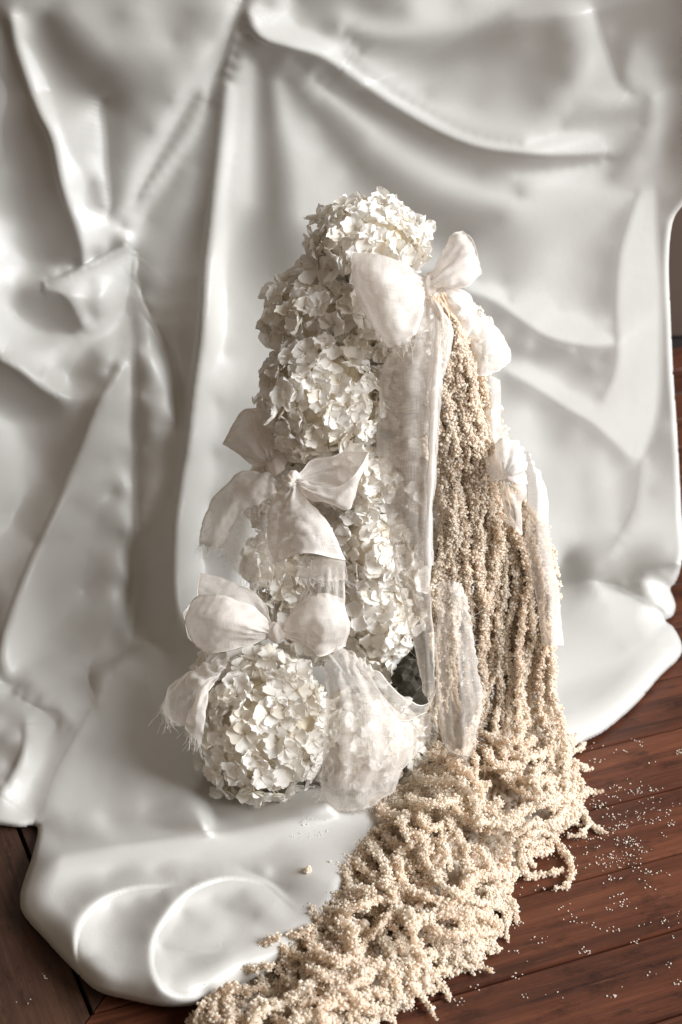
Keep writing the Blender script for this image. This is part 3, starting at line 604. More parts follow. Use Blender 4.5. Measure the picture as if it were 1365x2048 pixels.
def strand(P0,rad=0.0036,dens=3.9,label='',seed=0,bare=0.0,tip=0.35,group='cream amaranthus tassel strands',bead=0.00125):
    g=np.random.default_rng(seed); P,L=resample3(P0,0.0018); n=len(P)
    ss=np.arange(n)*0.0018
    for ax in range(3):            # small kinks and waves along the tassel
        for fq,am in ((9,0.0016),(22,0.0011),(55,0.0006)):
            P[:,ax]+=am*WAVE*np.sin(ss*fq*2*np.pi*g.uniform(.7,1.3)+g.uniform(0,6.28))
    P[:,2]=np.maximum(P[:,2],0.003)
    T=np.gradient(P,axis=0); T/=np.linalg.norm(T,axis=1)[:,None]+1e-12
    U=np.cross(T,[0.31,0.52,0.79]); U/=np.linalg.norm(U,axis=1)[:,None]+1e-9; W=np.cross(T,U)
    s=np.linspace(0,1,n); clump=1+0.28*np.sin(np.cumsum(g.normal(0.9,0.4,n)))+0.12*g.normal(size=n)
    prof=rad*np.clip(clump,0.5,1.5)*np.interp(s,[0,max(bare,1e-3),min(bare+0.06,.99),0.8,1],[0.22 if bare>0 else .8,0.22 if bare>0 else .9,1,0.92,tip])
    # inner lumpy stem
    k=6; a=np.arange(k)/k*2*np.pi; rr=prof[:,None]*0.62*(1+0.25*g.normal(size=(n,k)).clip(-1.5,1.5))
    V=P[:,None]+rr[...,None]*(np.cos(a)[None,:,None]*U[:,None]+np.sin(a)[None,:,None]*W[:,None])
    i=np.arange(n-1)[:,None]*k; j=np.arange(k)[None]; j2=(j+1)%k
    F1=np.stack([i+j,i+j2,i+k+j2],-1).reshape(-1,3); F2=np.stack([i+j,i+k+j2,i+k+j],-1).reshape(-1,3)
    V=V.reshape(-1,3); A=np.full(len(V),0.22)
    # beads
    nb=int(L/0.00050*dens/2.0); sb=g.uniform(bare,1,nb) if bare<1 else g.uniform(0,1,nb); fi=sb*(n-1); i0=np.clip(fi.astype(int),0,n-2); fr=(fi-i0)[:,None]
    c=P[i0]*(1-fr)+P[i0+1]*fr; pr=prof[i0]; an=g.uniform(0,2*np.pi,nb); rad_=pr*g.uniform(0.55,1.08,nb)
    c=c+rad_[:,None]*(np.cos(an)[:,None]*U[i0]+np.sin(an)[:,None]*W[i0])
    R_=bead*g.uniform(0.7,1.35,nb)*np.clip(pr/rad,0.6,1.1)
    rot=g.normal(size=(nb,3,3)); rot,_=np.linalg.qr(rot)
    BV=c[:,None]+R_[:,None,None]*np.einsum('vk,nkj->nvj',OCT_V,rot)
    BF=OCT_F[None]+(np.arange(nb)*6)[:,None,None]+len(V)
    A2=np.repeat(np.clip(g.normal(0.55,0.16,nb)*(0.35+0.65*rad_/(pr+1e-9)),0,1),6)
    V=np.vstack([V,BV.reshape(-1,3)]); F=np.vstack([F1,F2,BF.reshape(-1,3)]); A=np.r_[A,A2]
    o=mesh_obj('amaranthus_strand',V,F,M_AMAR,attr=A); tag(o,label,'flower strand',group); STRANDS.append((o,len(F))); return o
G_COL='cream amaranthus strands hanging below the upper bow'
G_RIGHT='amaranthus strands arching over the right side'
G_PILE='amaranthus strands heaped on the floor'
rA=random.Random(11)
# hanging column
for i in range(54):
    u=rA.random(); j=lambda s:rA.gauss(0,s)
    dd=rA.uniform(0,0.022)+0.012*abs(u-0.5)
    x1,x2,x3,x4=[np.interp(u,[0,1],r) for r in ((868,952),(878,982),(884,1000),(868,1010))]
    yend=rA.choice([1300,1450,1600,1600]); 
    pts=[(872+j(6)+12*u,600+j(8),.115+dd*0.5),(x1*.45+885*.55+j(6),650,.108+dd),(x1+j(9),740,.103+dd),(x1*.5+x2*.5+j(10),820,.102+dd),(x2+j(9),900,.100+dd),(x2*.5+x3*.5+j(9),990,.099+dd),(x3+j(9),1080,.098+dd),(x4+j(9),1170,.097+dd),(x4+j(10),1260,.096+dd),(x4+j(12)-5,1420,.092+dd),(x4+j(14)-20,1560,.07+dd)]
    pts=[p for p in pts if p[1]<yend]
    P=[at_Y(*p) for p in pts]; P=[np.array([p[0],p[1],max(p[2],.012)]) for p in P]
    strand(P,rad=rA.uniform(0.0028,0.0044),seed=100+i,bare=rA.choice([0.02,0.05,0.22]),label=('amaranthus strand on the inner side of the hanging column, beside the sheer tail' if u<.4 else 'amaranthus strand on the outer right side of the column below the upper bow'),group=G_COL+(', inner side' if u<.4 else ', outer side'),tip=0.4)
# arching over on the right
for i in range(46):
    u=rA.uniform(-.35,1); j=lambda s:rA.gauss(0,s); dd=rA.uniform(0,0.03)
    a=(1000+25*u+j(6),985+j(18)-max(0,-u)*200); b=(1018+60*u+j(6),1062-8*math.sin(u*3)+j(8)); c=(1020+88*u+j(5),1140+j(6)); d=(1010+94*u+j(6),1270); e=(1000+112*u+j(8),1400); f_=(985+165*u+j(8),1490+j(20)); g_=(960+180*u+j(14),1590+j(20))
    pts=[(*a,.115+dd),(*b,.108+dd),(*c,.10+dd),(*d,.092+dd),(*e,.085+dd)]
    P=[at_Y(*p) for p in pts]+[at_Z(*f_,0.035+rA.uniform(-.01,.02)),at_Z(*g_,0.014+rA.uniform(0,.014))]
    if rA.random()<.3: P=P[:-2]
    strand(P,rad=rA.uniform(0.0028,0.0044),seed=300+i,bare=rA.choice([0.0,0.08,0.2]),label=('amaranthus strand arching over the right shoulder along the outermost edge' if u>.5 else 'amaranthus strand falling between the hanging column and the outermost right edge'),group=G_RIGHT+(', outer edge' if u>.5 else ', inner part'))
# the heap spreading over the floor
PILE=[(880,1450),(960,1400),(1060,1390),(1110,1420),(1152,1480),(1152,1560),(1148,1635),(1090,1700),(1030,1745),(1010,1780),(985,1860),(955,1915),(880,1945),(830,1985),(740,2040),(700,2120),(360,2120),(385,2030),(430,1975),(560,1930),(470,1900),(560,1840),(615,1780),(640,1710),(715,1665),(720,1610),(790,1560)]
PILEc=[tuple(p) for p in resample(PILE+[PILE[0]],30)[:-1]]
def pile_d(x,y):
    d,_,_=poly_dist(PILEc,np.array([float(x)]),np.array([float(y)])); return float(d[0])
gxp=np.arange(340,1200,10.);gyp=np.arange(1360,2140,10.); PX,PY=np.meshgrid(gxp,gyp); PD,_,_=poly_dist(PILEc,PX,PY)
def pdist(x,y):
    i=int(np.clip((y-1360)/10,0,len(gyp)-1)); k=int(np.clip((x-340)/10,0,len(gxp)-1)); return PD[i,k]
def pgrad(x,y):
    return np.array([pdist(x+12,y)-pdist(x-12,y),pdist(x,y+12)-pdist(x,y-12)])/24
def heap_h(x,y):       # thickness of the heap in metres
    d=pdist(x,y); s=np.clip(d/95,0,1)**0.6; top=np.interp(y,[1400,1500,1700,1900,2100],[0.075,0.068,0.050,0.040,0.034]); return 0.004+top*s
def ground_z(x,y): return 0.006
ns=0; tries=0
while ns<150 and tries<4000:
    tries+=1; x=rA.uniform(370,1150); y=rA.uniform(1420,2080)
    d0=pdist(x,y)
    if d0<4: continue
    main=math.atan2(0.72,-0.68) if x<1000 else math.atan2(0.9,-0.25)
    th=main+rA.gauss(0,0.75); pts=[(x,y)]; n=rA.randint(9,22); w_=rA.gauss(0,.25)
    for s in range(n):
        w_=0.75*w_+rA.gauss(0,0.28); th+=w_; gx_,gy_=pgrad(x,y); dd=pdist(x,y)
        if dd<22:
            tgt=math.atan2(gy_,gx_); df=(tgt-th+math.pi)%(2*math.pi)-math.pi; th+=0.55*df*(1-dd/22)
        df=(main-th+math.pi)%(2*math.pi)-math.pi; th+=0.10*df
        x+=20*math.cos(th); y+=20*math.sin(th)*0.85
        if pdist(x,y)<-14: break
        pts.append((x,y))
    if len(pts)<6: continue
    lay=rA.random()**0.75; wob=rA.uniform(0,6)
    P=[]
    for k_,(px,py) in enumerate(pts):
        z=0.005+(heap_h(px,py))*np.clip(lay+0.10*math.sin(k_*0.8+wob),0.03,1.05); P.append(at_Z(px,py,z))
    mx,my=np.mean(pts,axis=0)
    zone=('top','tangled cream amaranthus strand in the top of the heap, below the ribbon ends') if my<1600 else (('right','tangled amaranthus strand along the right edge of the heap by bare boards') if mx>930 else (('middle','tangled amaranthus strand in the middle of the heap, beside the satin') if my<1800 else (('left','tangled amaranthus strand in the lower left tip of the heap, over folded satin') if mx<600 else ('bottom','tangled amaranthus strand in the bottom of the heap, near the lowest seam'))))
    strand(P,rad=rA.uniform(0.0036,0.0054),seed=1000+ns,label=zone[1],group=G_PILE+', '+zone[0]+' part',tip=0.5)
    ns+=1
# the packed lower layer of the heap: too matted to tell one strand from the next
gm=np.random.default_rng(8); mxs=np.arange(340,1190,5.); mys=np.arange(1380,2150,5.); MX,MY=np.meshgrid(mxs,mys); MD,_,_=poly_dist(PILEc,MX,MY)
mt=np.interp(MY,[1400,1500,1700,1900,2100],[0.075,0.068,0.050,0.040,0.034])*np.clip((MD-10)/95,0,1)**0.6
mz=0.0015+mt*0.45+np.clip((MD-10)/20,0,1)*(gm.normal(0,0.0020,MX.shape)+0.0035*np.sin(MX*.11+3*np.sin(MY*.05))*np.sin(MY*.13+2*np.sin(MX*.04))+0.002)
MP3=at_Z(MX,MY,mz); Fm=grid_faces(*MX.shape); okm=(MD.ravel()[Fm]>8).all(1); Fm=Fm[okm]; um=np.unique(Fm); rmm=np.full(MX.size,-1); rmm[um]=np.arange(len(um))
mat_=mesh_obj('matted_strands',MP3.reshape(-1,3)[um],rmm[Fm],M_AMAR,attr=np.clip(gm.normal(.12,.22,len(um)),0,1)); mat_['kind']='stuff'
tag(mat_,'matted cream amaranthus packed densely beneath the strands of the heap','flower strands')
# loose ends that can be told apart
LOOSE=[
([(1150,1590),(1180,1588),(1208,1584)],'short straight strand tip pointing right from the heap edge beneath the satin lobe'),
([(1140,1605),(1162,1618),(1172,1645),(1160,1665),(1135,1670)],'small curled strand end hooking back on the boards at the right edge of the heap'),
([(1090,1665),(1112,1682),(1132,1705),(1137,1740),(1130,1770),(1112,1778)],'long loose strand bending down over the red boards with its tip hooked left'),
([(1040,1725),(1055,1750),(1080,1748),(1105,1745),(1125,1738)],'bumpy strand lying level on the boards, touching the long bent one'),
([(1000,1760),(1008,1800),(1015,1850),(1024,1878)],'thin strand hanging straight off the heap onto the board, tip free'),
([(905,1800),(940,1850),(960,1880),(945,1915),(900,1930),(870,1905),(880,1870)],'strand coiled into an open ring on the boards at the heap edge'),
([(985,1810),(975,1850),(968,1890),(940,1915),(895,1935),(850,1950),(825,1945)],'strand sweeping in a wide arc along the lower right edge of the heap'),
([(800,1900),(812,1950),(830,1980),(870,1980),(907,1977)],'strand end lying flat and pointing right near the bottom board seam'),
([(820,1960),(810,2000),(785,2022),(750,2034),(720,2046)],'thick strand crossing the bottom board below the heap'),
([(620,1742),(600,1742),(582,1736)],'tiny pale strand tip lying on the satin above the folded loop'),
([(560,1880),(500,1895),(440,1900),(408,1922)],'frizzy strand reaching left over the folded satin loop'),
([(540,1925),(480,1940),(445,1925),(420,1935)],'second frizzy strand tip lying on the satin below the reaching one'),
([(470,1980),(425,1995),(398,2015),(392,2045),(415,2070)],'strand curling off the satin edge at the bottom left of the heap'),
([(730,1640),(700,1622),(675,1615)],'little strand tip poking out from under the veil onto the satin'),
([(868,1270),(872,1340),(876,1400),(876,1455)],'thin strand hanging alone beside the dark gap'),
]
for k_,(p,lb) in enumerate(LOOSE):
    z=0.006
    if p[0][1]<1500: P=[at_Y(x,y,.085) for x,y in p]
    else: P=[at_Z(x,y,(0.024 if (x<700) else 0.0055)+ (0.014 if q_==0 else 0)) for q_,(x,y) in enumerate(p)]
    strand(P,rad=0.0034 if k_ not in (4,14,9,13) else 0.0022,seed=5000+k_,label=lb,group=None,tip=0.5)
gl=np.random.default_rng(77); EDGE=resample([(1150,1500),(1153,1570),(1145,1640),(1090,1700),(1030,1748),(1005,1790),(982,1860),(950,1915),(880,1945),(830,1985),(760,2035)],12)
for k_ in range(26):
    e0=EDGE[gl.integers(0,len(EDGE))]; th=gl.uniform(-0.3,1.9); x,y=e0[0]-18,e0[1]-14; w_=gl.normal(0,.25); pts=[]
    for s_ in range(int(gl.integers(4,9))):
        pts.append((x,y)); w_=.7*w_+gl.normal(0,.28); th+=w_; x+=15*math.cos(th); y+=13*math.sin(th)
    P=[at_Z(a,b,0.0045+(0.016*math.exp(-q_*0.9))) for q_,(a,b) in enumerate(pts)]
    strand(P,rad=gl.uniform(0.0022,0.0036),seed=7000+k_,label='thin loose amaranthus tendril curling out from the lower right rim of the heap',group='loose tendrils along the lower right rim of the heap',tip=0.45)
print('strand tris',sum(n for _,n in STRANDS),len(STRANDS))
# seed dust on the boards
g=np.random.default_rng(4); pts=[]
for cx,cy,sx_,sy_,n in [(1250,1640,70,45,190),(1180,1640,40,30,60),(1240,1720,60,25,120),(1180,1830,70,30,70),(1300,1830,90,70,60),(1250,1500,80,40,40),(1120,1680,20,20,30),(1050,1950,200,60,60),(900,2000,150,40,16),(60,1985,60,30,9),(1290,1600,60,40,70),(630,1655,30,14,26),(400,1935,40,20,14),(1050,1800,40,25,24)]:
    while n>0:
        m_=min(n,int(g.integers(1,9))); n-=m_; c0=(g.normal(cx,sx_),g.normal(cy,sy_)); pts+=list(np.column_stack([g.normal(c0[0],9,m_),g.normal(c0[1],4,m_)]))
pts=np.array(pts)
di,_,_=poly_dist(OL,pts[:,0],pts[:,1]); keepf=(di<-4)|((pts[:,0]<720)&(pts[:,1]>1600)&(pts[:,0]>340))
pts=pts[keepf]; pz=np.array([0.0007 if a<0 else max(0.001,cloth_q(x,y)[2]+.001) for a,(x,y) in zip(di[keepf],pts)])
C=np.array([at_Z(x,y,z) for (x,y),z in zip(pts,pz)]); Rs=g.uniform(0.00035,0.00085,len(C))
rot,_=np.linalg.qr(g.normal(size=(len(C),3,3)))
BV=C[:,None]+Rs[:,None,None]*np.einsum('vk,nkj->nvj',OCT_V,rot); BF=OCT_F[None]+(np.arange(len(C))*6)[:,None,None]
sd=mesh_obj('seed_dust',BV.reshape(-1,3),BF.reshape(-1,3),M_AMAR,attr=np.full(len(C)*6,0.9)); sd['kind']='stuff'
tag(sd,'tiny pale amaranthus seeds scattered over the red brown boards','seeds')
# ---------------------------------------------------------------- silk organza ribbons
def mat_organza(name,c,opac,tr=0.45):
    nt=NT(name); co=objcoord(nt); tc=nt.n('TexCoord').outputs['UV']
    n1=nt.n('TexNoise',Vector=co,Scale=45.0,Detail=5.0,Roughness=0.65)
    mp=nt.n('Mapping',Vector=tc,Scale=(900,60,1)); f1=nt.n('TexNoise',Vector=mp.outputs[0],Scale=1.0,Detail=2.0)
    mp2=nt.n('Mapping',Vector=tc,Scale=(60,900,1)); f2=nt.n('TexNoise',Vector=mp2.outputs[0],Scale=1.0,Detail=2.0)
    fs=nt.n('Math',{'operation':'ADD'},i0=f1.outputs['Fac'],i1=f2.outputs['Fac'])
    col=ramp(nt,n1.outputs['Fac'],[(0.3,[v*0.93 for v in c]),(0.7,c)])
    hh=nt.n('Math',{'operation':'MULTIPLY_ADD'},i0=n1.outputs['Fac'],i1=0.8,i2=fs.outputs[0])
    b=nt.n('Bump',Strength=0.35,Distance=0.0012,Height=hh.outputs[0])
    d=nt.n('BsdfPrincipled',Base_Color=col,Roughness=0.55,Normal=b.outputs[0]); d.inputs['Specular IOR Level'].default_value=0.35; d.inputs['Sheen Weight'].default_value=0.3
    t=nt.n('BsdfTranslucent',Color=col,Normal=b.outputs[0])
    x=nt.n('MixShader'); x.inputs[0].default_value=tr; nt.t.links.new(d.outputs[0],x.inputs[1]); nt.t.links.new(t.outputs[0],x.inputs[2])
    # more threads seen at a grazing angle: denser there
    lw=nt.n('LayerWeight',Blend=0.35)
    o1=nt.n('MapRange',Value=fs.outputs[0],From_Min=0.7,From_Max=1.3,To_Min=opac-0.12,To_Max=opac+0.12)
    o2=nt.n('Math',{'operation':'MULTIPLY_ADD'},i0=lw.outputs['Facing'],i1=0.35,i2=o1.outputs[0])
    o3=nt.n('Attribute',{'attribute_name':'v'}).outputs['Fac']
    o4=nt.n('Math',{'operation':'ADD','use_clamp':True},i0=o2.outputs[0],i1=o3)
    tp=nt.n('BsdfTransparent'); y=nt.n('MixShader'); nt.t.links.new(o4.outputs[0],y.inputs[0]); nt.t.links.new(tp.outputs[0],y.inputs[1]); nt.t.links.new(x.outputs[0],y.inputs[2])
    return nt.surf(y.outputs[0])
M_ORG=mat_organza('cream_organza',(0.93,0.875,0.82),0.66,0.38)
M_SHEER=mat_organza('sheer_organza',(0.93,0.87,0.81),0.40,0.3)
M_VEIL=mat_organza('veil_organza',(0.93,0.87,0.80),0.28,0.3)
M_THREAD=plain('cream_thread',(0.88,0.84,0.78),0.6)
def cr(P,n):
    P=np.asarray(P,float); q=np.concatenate([2*P[:1]-P[1:2],P,2*P[-1:]-P[-2:-1]]); m=len(P)-1
    out=[]
    for s in np.linspace(0,m,n):
        i=min(int(s),m-1); t=s-i; a,b,c,d=q[i],q[i+1],q[i+2],q[i+3]
        out.append(0.5*(2*b+(c-a)*t+(2*a-5*b+4*c-d)*t*t+(3*b-a-3*c+d)*t**3))
    return np.array(out)
from mathutils import noise as mn_
def sheet(name,rows,mat,parent,nu=36,nv=30,crumple=0.0012,hem=(1,1,0,1),seed=0,fringe=None,base=None,pleat=0.0,npl=5):
    """a cloth sheet through rows of points (x, y, cm in front of the bouquet's axis)"""
    Rw=np.array([cr(r,nv) for r in rows]); G=cr(Rw,nu)
    Yb=np.interp(G[...,1],[400,500,640,780,950,1100,1290,1460,1650],[.215,.205,.18,.155,.14,.13,.105,.055,.03])
    if base is not None: Yb=np.full_like(Yb,base)
    P=at_Y(G[...,0],G[...,1],Yb-G[...,2]/100)
    uu=np.linspace(0,1,nu)[:,None]; vv=np.linspace(0,1,nv)[None]
    dU=np.gradient(P,axis=0); dV=np.gradient(P,axis=1); N=np.cross(dU,dV); N/=np.linalg.norm(N,axis=-1)[...,None]+1e-9
    disp=np.zeros((nu,nv)); thin=mat is not M_ORG; ab=0.35 if thin else 1.1
    for i in range(nu):
        for k in range(nv):
            p=Vector(P[i,k])
            disp[i,k]=crumple*(1.7*mn_.noise(p*38+Vector((seed,0,0)))+ab*(abs(mn_.noise(p*75+Vector((0,seed,0))))*2-.5)+0.5*mn_.noise(p*170+Vector((0,seed,0))))
    disp+=pleat*np.sin(vv*npl*2*np.pi+seed)*np.sin(np.pi*np.clip(uu*1.0,0,1))
    if parent is not None:      # gathers fanning out of the knot
        rel=P-np.array(parent.location); di_=np.linalg.norm(rel,axis=-1); th_=np.arctan2(rel[...,2]+.3*rel[...,1],rel[...,0])
        disp+=0.0019*np.sin(15*th_+seed+3*np.sin(3*th_+seed))*np.exp(-((di_-0.018)/0.028)**2)*np.clip(di_/0.006,0,1)
    P=P+N*disp[...,None]
    if fringe:     # uneven torn edge
        g=np.random.default_rng(seed+5)
        for e in fringe:
            if e=='end': P[-1]+= (P[-1]-P[-2])*g.uniform(-.8,.6,nv)[:,None]
            if e=='r': P[:,-1]+=(P[:,-1]-P[:,-2])*g.uniform(-.6,.4,nu)[:,None]
            if e=='l': P[:,0]+=(P[:,0]-P[:,1])*g.uniform(-.6,.4,nu)[:,None]
    A=np.zeros((nu,nv)); hm=0.22
    if hem[0]: A[:,0:2]=hm
    if hem[1]: A[:,-2:]=hm
    if hem[2]: A[:2]=hm
    if hem[3]: A[-2:]=hm
    uv=np.stack(np.broadcast_arrays(uu*0.1*nu/30,vv*0.1),-1).reshape(-1,2)
    o=mesh_obj(name,P.reshape(-1,3),grid_faces(nu,nv),mat,parent=None,uv=uv,attr=A.ravel())
    if parent is not None: o.parent=parent; o.matrix_parent_inverse=Matrix.Translation(-Vector(parent.location))
    # thin rolled hem / loose threads, joined into one piece
    Vt=[];Ft=[]
    def tube(pts,r,k=4):
        pts=np.array(pts); n=len(pts); T=np.gradient(pts,axis=0); T/=np.linalg.norm(T,axis=1)[:,None]+1e-9
        U=np.cross(T,[.3,.5,.8]); U/=np.linalg.norm(U,axis=1)[:,None]+1e-9; W=np.cross(T,U); b=sum(len(v) for v in Vt)
        a=np.arange(k)/k*2*np.pi; Vt.append((pts[:,None]+r*(np.cos(a)[None,:,None]*U[:,None]+np.sin(a)[None,:,None]*W[:,None])).reshape(-1,3))
        for i in range(n-1):
            for j in range(k): Ft.append((b+i*k+j,b+i*k+(j+1)%k,b+(i+1)*k+(j+1)%k,b+(i+1)*k+j))
    for on,edge in zip(hem,(P[:,0],P[:,-1],P[0],P[-1])):
        if on: tube(edge,0.00022*on,4)
    if Vt:
        h=mesh_obj('hem',np.vstack(Vt),Ft,M_THREAD)
        if parent is not None: h.parent=o
        else: h.parent=o
    if fringe:
        Vt=[];Ft=[]; g=np.random.default_rng(seed+9)
        for e in fringe:
            E={'end':P[-1],'r':P[:,-1],'l':P[:,0]}[e]; D={'end':P[-1]-P[-3],'r':P[:,-1]-P[:,-3],'l':P[:,0]-P[:,2]}[e]
            D=D/(np.linalg.norm(D,axis=1)[:,None]+1e-9)
            for q_ in range(70):
                s=g.uniform(0,len(E)-1.01); i=int(s); p0=E[i]*(1-s+i)+E[i+1]*(s-i); d=D[i]+g.normal(0,0.55,3); d/=np.linalg.norm(d); L=g.uniform(0.003,0.012)
                k_=g.normal(0,0.4,3); pts=[p0+d*L*t+k_*L*t*t+np.array([0,0,-0.25])*L*t*t for t in (0,.33,.66,1)]
                tube(pts,0.00013,3)
        f=mesh_obj('fringe',np.vstack(Vt),Ft,M_THREAD); f.parent=o; f['kind']='stuff'
    return o
def knot(x,y,d,rx,rz,parent,mat=None,seed=0,Y=None):
    c=at_Y(x,y,(YAX(y)-d/100) if Y is None else Y); s=np.linalg.norm(c-CAM)/FPX
    bm=bmesh.new(); bmesh.ops.create_uvsphere(bm,u_segments=28,v_segments=18,radius=1)
    for v in bm.verts:
        a=math.atan2(v.co.y,v.co.x); k_=1+0.10*math.sin(7*a+2.5*v.co.z+seed)+0.07*math.sin(11*a-3*v.co.z)
        v.co=Vector((v.co.x*rx*s*k_,v.co.y*min(rx,rz)*s*k_*0.8,v.co.z*rz*s*(1+0.1*math.sin(3*a))))
    me=bpy.data.meshes.new('knot'); bm.to_mesh(me); bm.free(); [setattr(p,'use_smooth',True) for p in me.polygons]
    at_=me.attributes.new('v','FLOAT','POINT'); at_.data.foreach_set('value',np.full(len(me.vertices),.3,np.float32))
    me.materials.append(mat or M_ORG); o=bpy.data.objects.new('knot',me); LINK(o); o.parent=parent; o.location=Vector(c)-parent.location; return o
def bow(x,y,label,d=6):
    return tag(empty('ribbon_bow',at_Y(x,y,YAX(y)-d/100)),label,'ribbon','cream organza ribbons tied round the arrangement')
# 1 large upper bow
b=bow(852,573,'large cream organza bow at the top, its broad left loop over the topmost flowers')
sheet('loop',[[(703,503,6.0),(765,511,7.5),(828,538,7),(850,566,5.5)],[(706,560,6.8),(762,565,8.8),(832,578,7.8),(853,573,5.8)],[(728,628,6.8),(775,630,8.9),(838,622,7.9),(851,584,5.9)],[(770,684,6.2),(797,694,8),(836,660,8),(846,594,5.9)]],M_ORG,b,seed=1,fringe=['end'],crumple=.0016)
sheet('loop',[[(703,503,6.0),(765,511,5.2),(828,538,5),(850,566,5.2)],[(712,570,5.4),(762,570,5.2),(822,578,5),(850,573,5.2)],[(770,684,6.0),(790,680,5.4),(830,650,5.2),(846,594,5.3)]],M_ORG,b,seed=2)
sheet('loop',[[(855,553,5.0),(864,560,6.2),(868,570,6.6),(872,582,5.6)],[(878,518,4.2),(892,530,6.6),(902,550,7.6),(905,580,6)],[(905,470,3.2),(922,494,6),(940,528,7.6),(936,572,6)],[(925,462,2.8),(945,488,5),(958,520,6.6),(962,546,5)]],M_ORG,b,seed=3,crumple=.0014)
sheet('loop',[[(858,552,4.2),(868,560,4.4),(872,575,4.6)],[(880,522,3.0),(895,545,3.2),(900,570,3.6)],[(903,478,2.2),(925,500,2.5),(950,550,3)],[(925,462,2.6),(945,480,2.8),(960,540,3.6)]],M_ORG,b,seed=4)
sheet('loop',[[(866,576,5.2),(872,582,5.8),(872,590,5.8)],[(905,572,5.2),(912,605,7),(898,640,6)],[(935,590,4.6),(945,630,6.2),(930,682,5)],[(948,615,3.6),(952,640,4),(945,672,3.8)]],M_ORG,b,seed=5,fringe=['end'])
sheet('loop',[[(925,640,4.2),(922,690,4.8),(925,737,4.2)],[(962,636,4.6),(968,690,6),(960,749,4.8)],[(998,655,3.8),(1004,698,5),(990,744,4.2)],[(1018,698,2.6),(1020,712,2.6),(1018,724,2.6)]],M_ORG,b,seed=6)
knot(855,574,5.8,18,24,b)
tl=sheet('tail',[[(842,592,6.0),(850,590,6.6),(862,596,6.6),(872,602,6)],[(790,690,6.8),(820,690,8.0),(852,682,8.2),(880,662,7)],[(762,760,7.0),(800,770,8.2),(842,762,8.5),(880,752,7.6)],[(757,900,6.8),(795,900,7.8),(840,900,8.2),(870,892,7.6)],[(775,1030,6.8),(805,1030,7.6),(840,1030,8.2),(864,1030,7.4)],[(798,1160,6.4),(822,1160,7.3),(842,1160,7.6),(862,1162,7)],[(826,1290,6.0),(846,1292,6.8),(860,1292,6.8),(868,1286,6.6)],[(848,1385,5.6),(856,1392,6.2),(862,1392,6.2),(868,1388,6)]],M_SHEER,b,nu=110,nv=26,seed=7,hem=(0.6,2.2,0,1),fringe=['l'],crumple=.002,pleat=.0012,npl=2.5)
sheet('tail',[[(860,592,7.0),(872,596,7.2),(884,606,7.0)],[(868,660,8.2),(886,660,8.6),(906,670,8)],[(862,760,8.6),(872,765,8.8),(884,770,8.6)],[(858,900,8.5),(866,900,8.8),(876,900,8.6)],[(852,1040,8.4),(858,1040,8.6),(866,1040,8.4)],[(850,1130,8.0),(857,1130,8.2),(866,1130,8)]],M_SHEER,b,nu=70,nv=10,seed=8,crumple=.0016,hem=(1.6,1.6,0,1))
b=bow(905,1200,'narrow sheer ribbon end over the amaranthus column, its tip on the heap',9)
sheet('tail',[[(882,1165,7.0),(900,1160,8.5),(925,1168,7.5)],[(872,1250,7.2),(905,1250,9.3),(942,1250,8.2)],[(872,1340,6.5),(912,1340,8.8),(955,1345,7.6)],[(878,1420,5.6),(918,1425,7.8),(962,1410,6.8)],[(888,1478,4.4),(922,1485,5.8),(955,1468,5.0)],[(905,1508,3.6),(925,1515,4.4),(945,1500,4.0)]],M_VEIL,b,nu=60,nv=18,seed=9,fringe=['end','r'],crumple=.002,pleat=.001)
# 2 right-hand ribbons
b=bow(1000,940,'pale ribbon fold standing out right of the amaranthus column, against the satin',3)
sheet('loop',[[(978,895,3.6),(975,930,4.2),(982,965,3.8)],[(1008,880,4.2),(1010,925,6),(1010,962,5)],[(1036,888,3.8),(1042,925,5.4),(1038,966,4.8)],[(1053,930,2.8),(1057,950,3.2),(1054,967,3.2)]],M_ORG,b,seed=10)
sheet('tail',[[(1000,962,3.6),(1028,966,4.4),(1053,968,3.4)],[(1008,1010,3.8),(1030,1010,4.6),(1046,1012,3.6)],[(1020,1050,3.6),(1032,1060,4.2),(1044,1070,3.4)]],M_SHEER,b,seed=11)
sheet('tail',[[(1045,905,1.8),(1058,905,2.2),(1068,922,1.8)],[(1055,980,2.0),(1075,975,2.8),(1095,985,2.0)],[(1050,1080,2.2),(1075,1080,3.2),(1100,1085,2.4)],[(1070,1180,2.4),(1095,1180,3.0),(1118,1180,2.2)],[(1085,1290,2.0),(1105,1290,2.6),(1128,1290,2.0)]],M_SHEER,b,nu=50,seed=12)
sheet('tail',[[(960,745,3.2),(980,750,3.6),(1000,760,3.2)],[(965,820,3.2),(985,830,3.8),(1003,850,3.2)],[(975,890,3.2),(992,895,3.8),(1012,900,3.4)]],M_SHEER,b,seed=13)
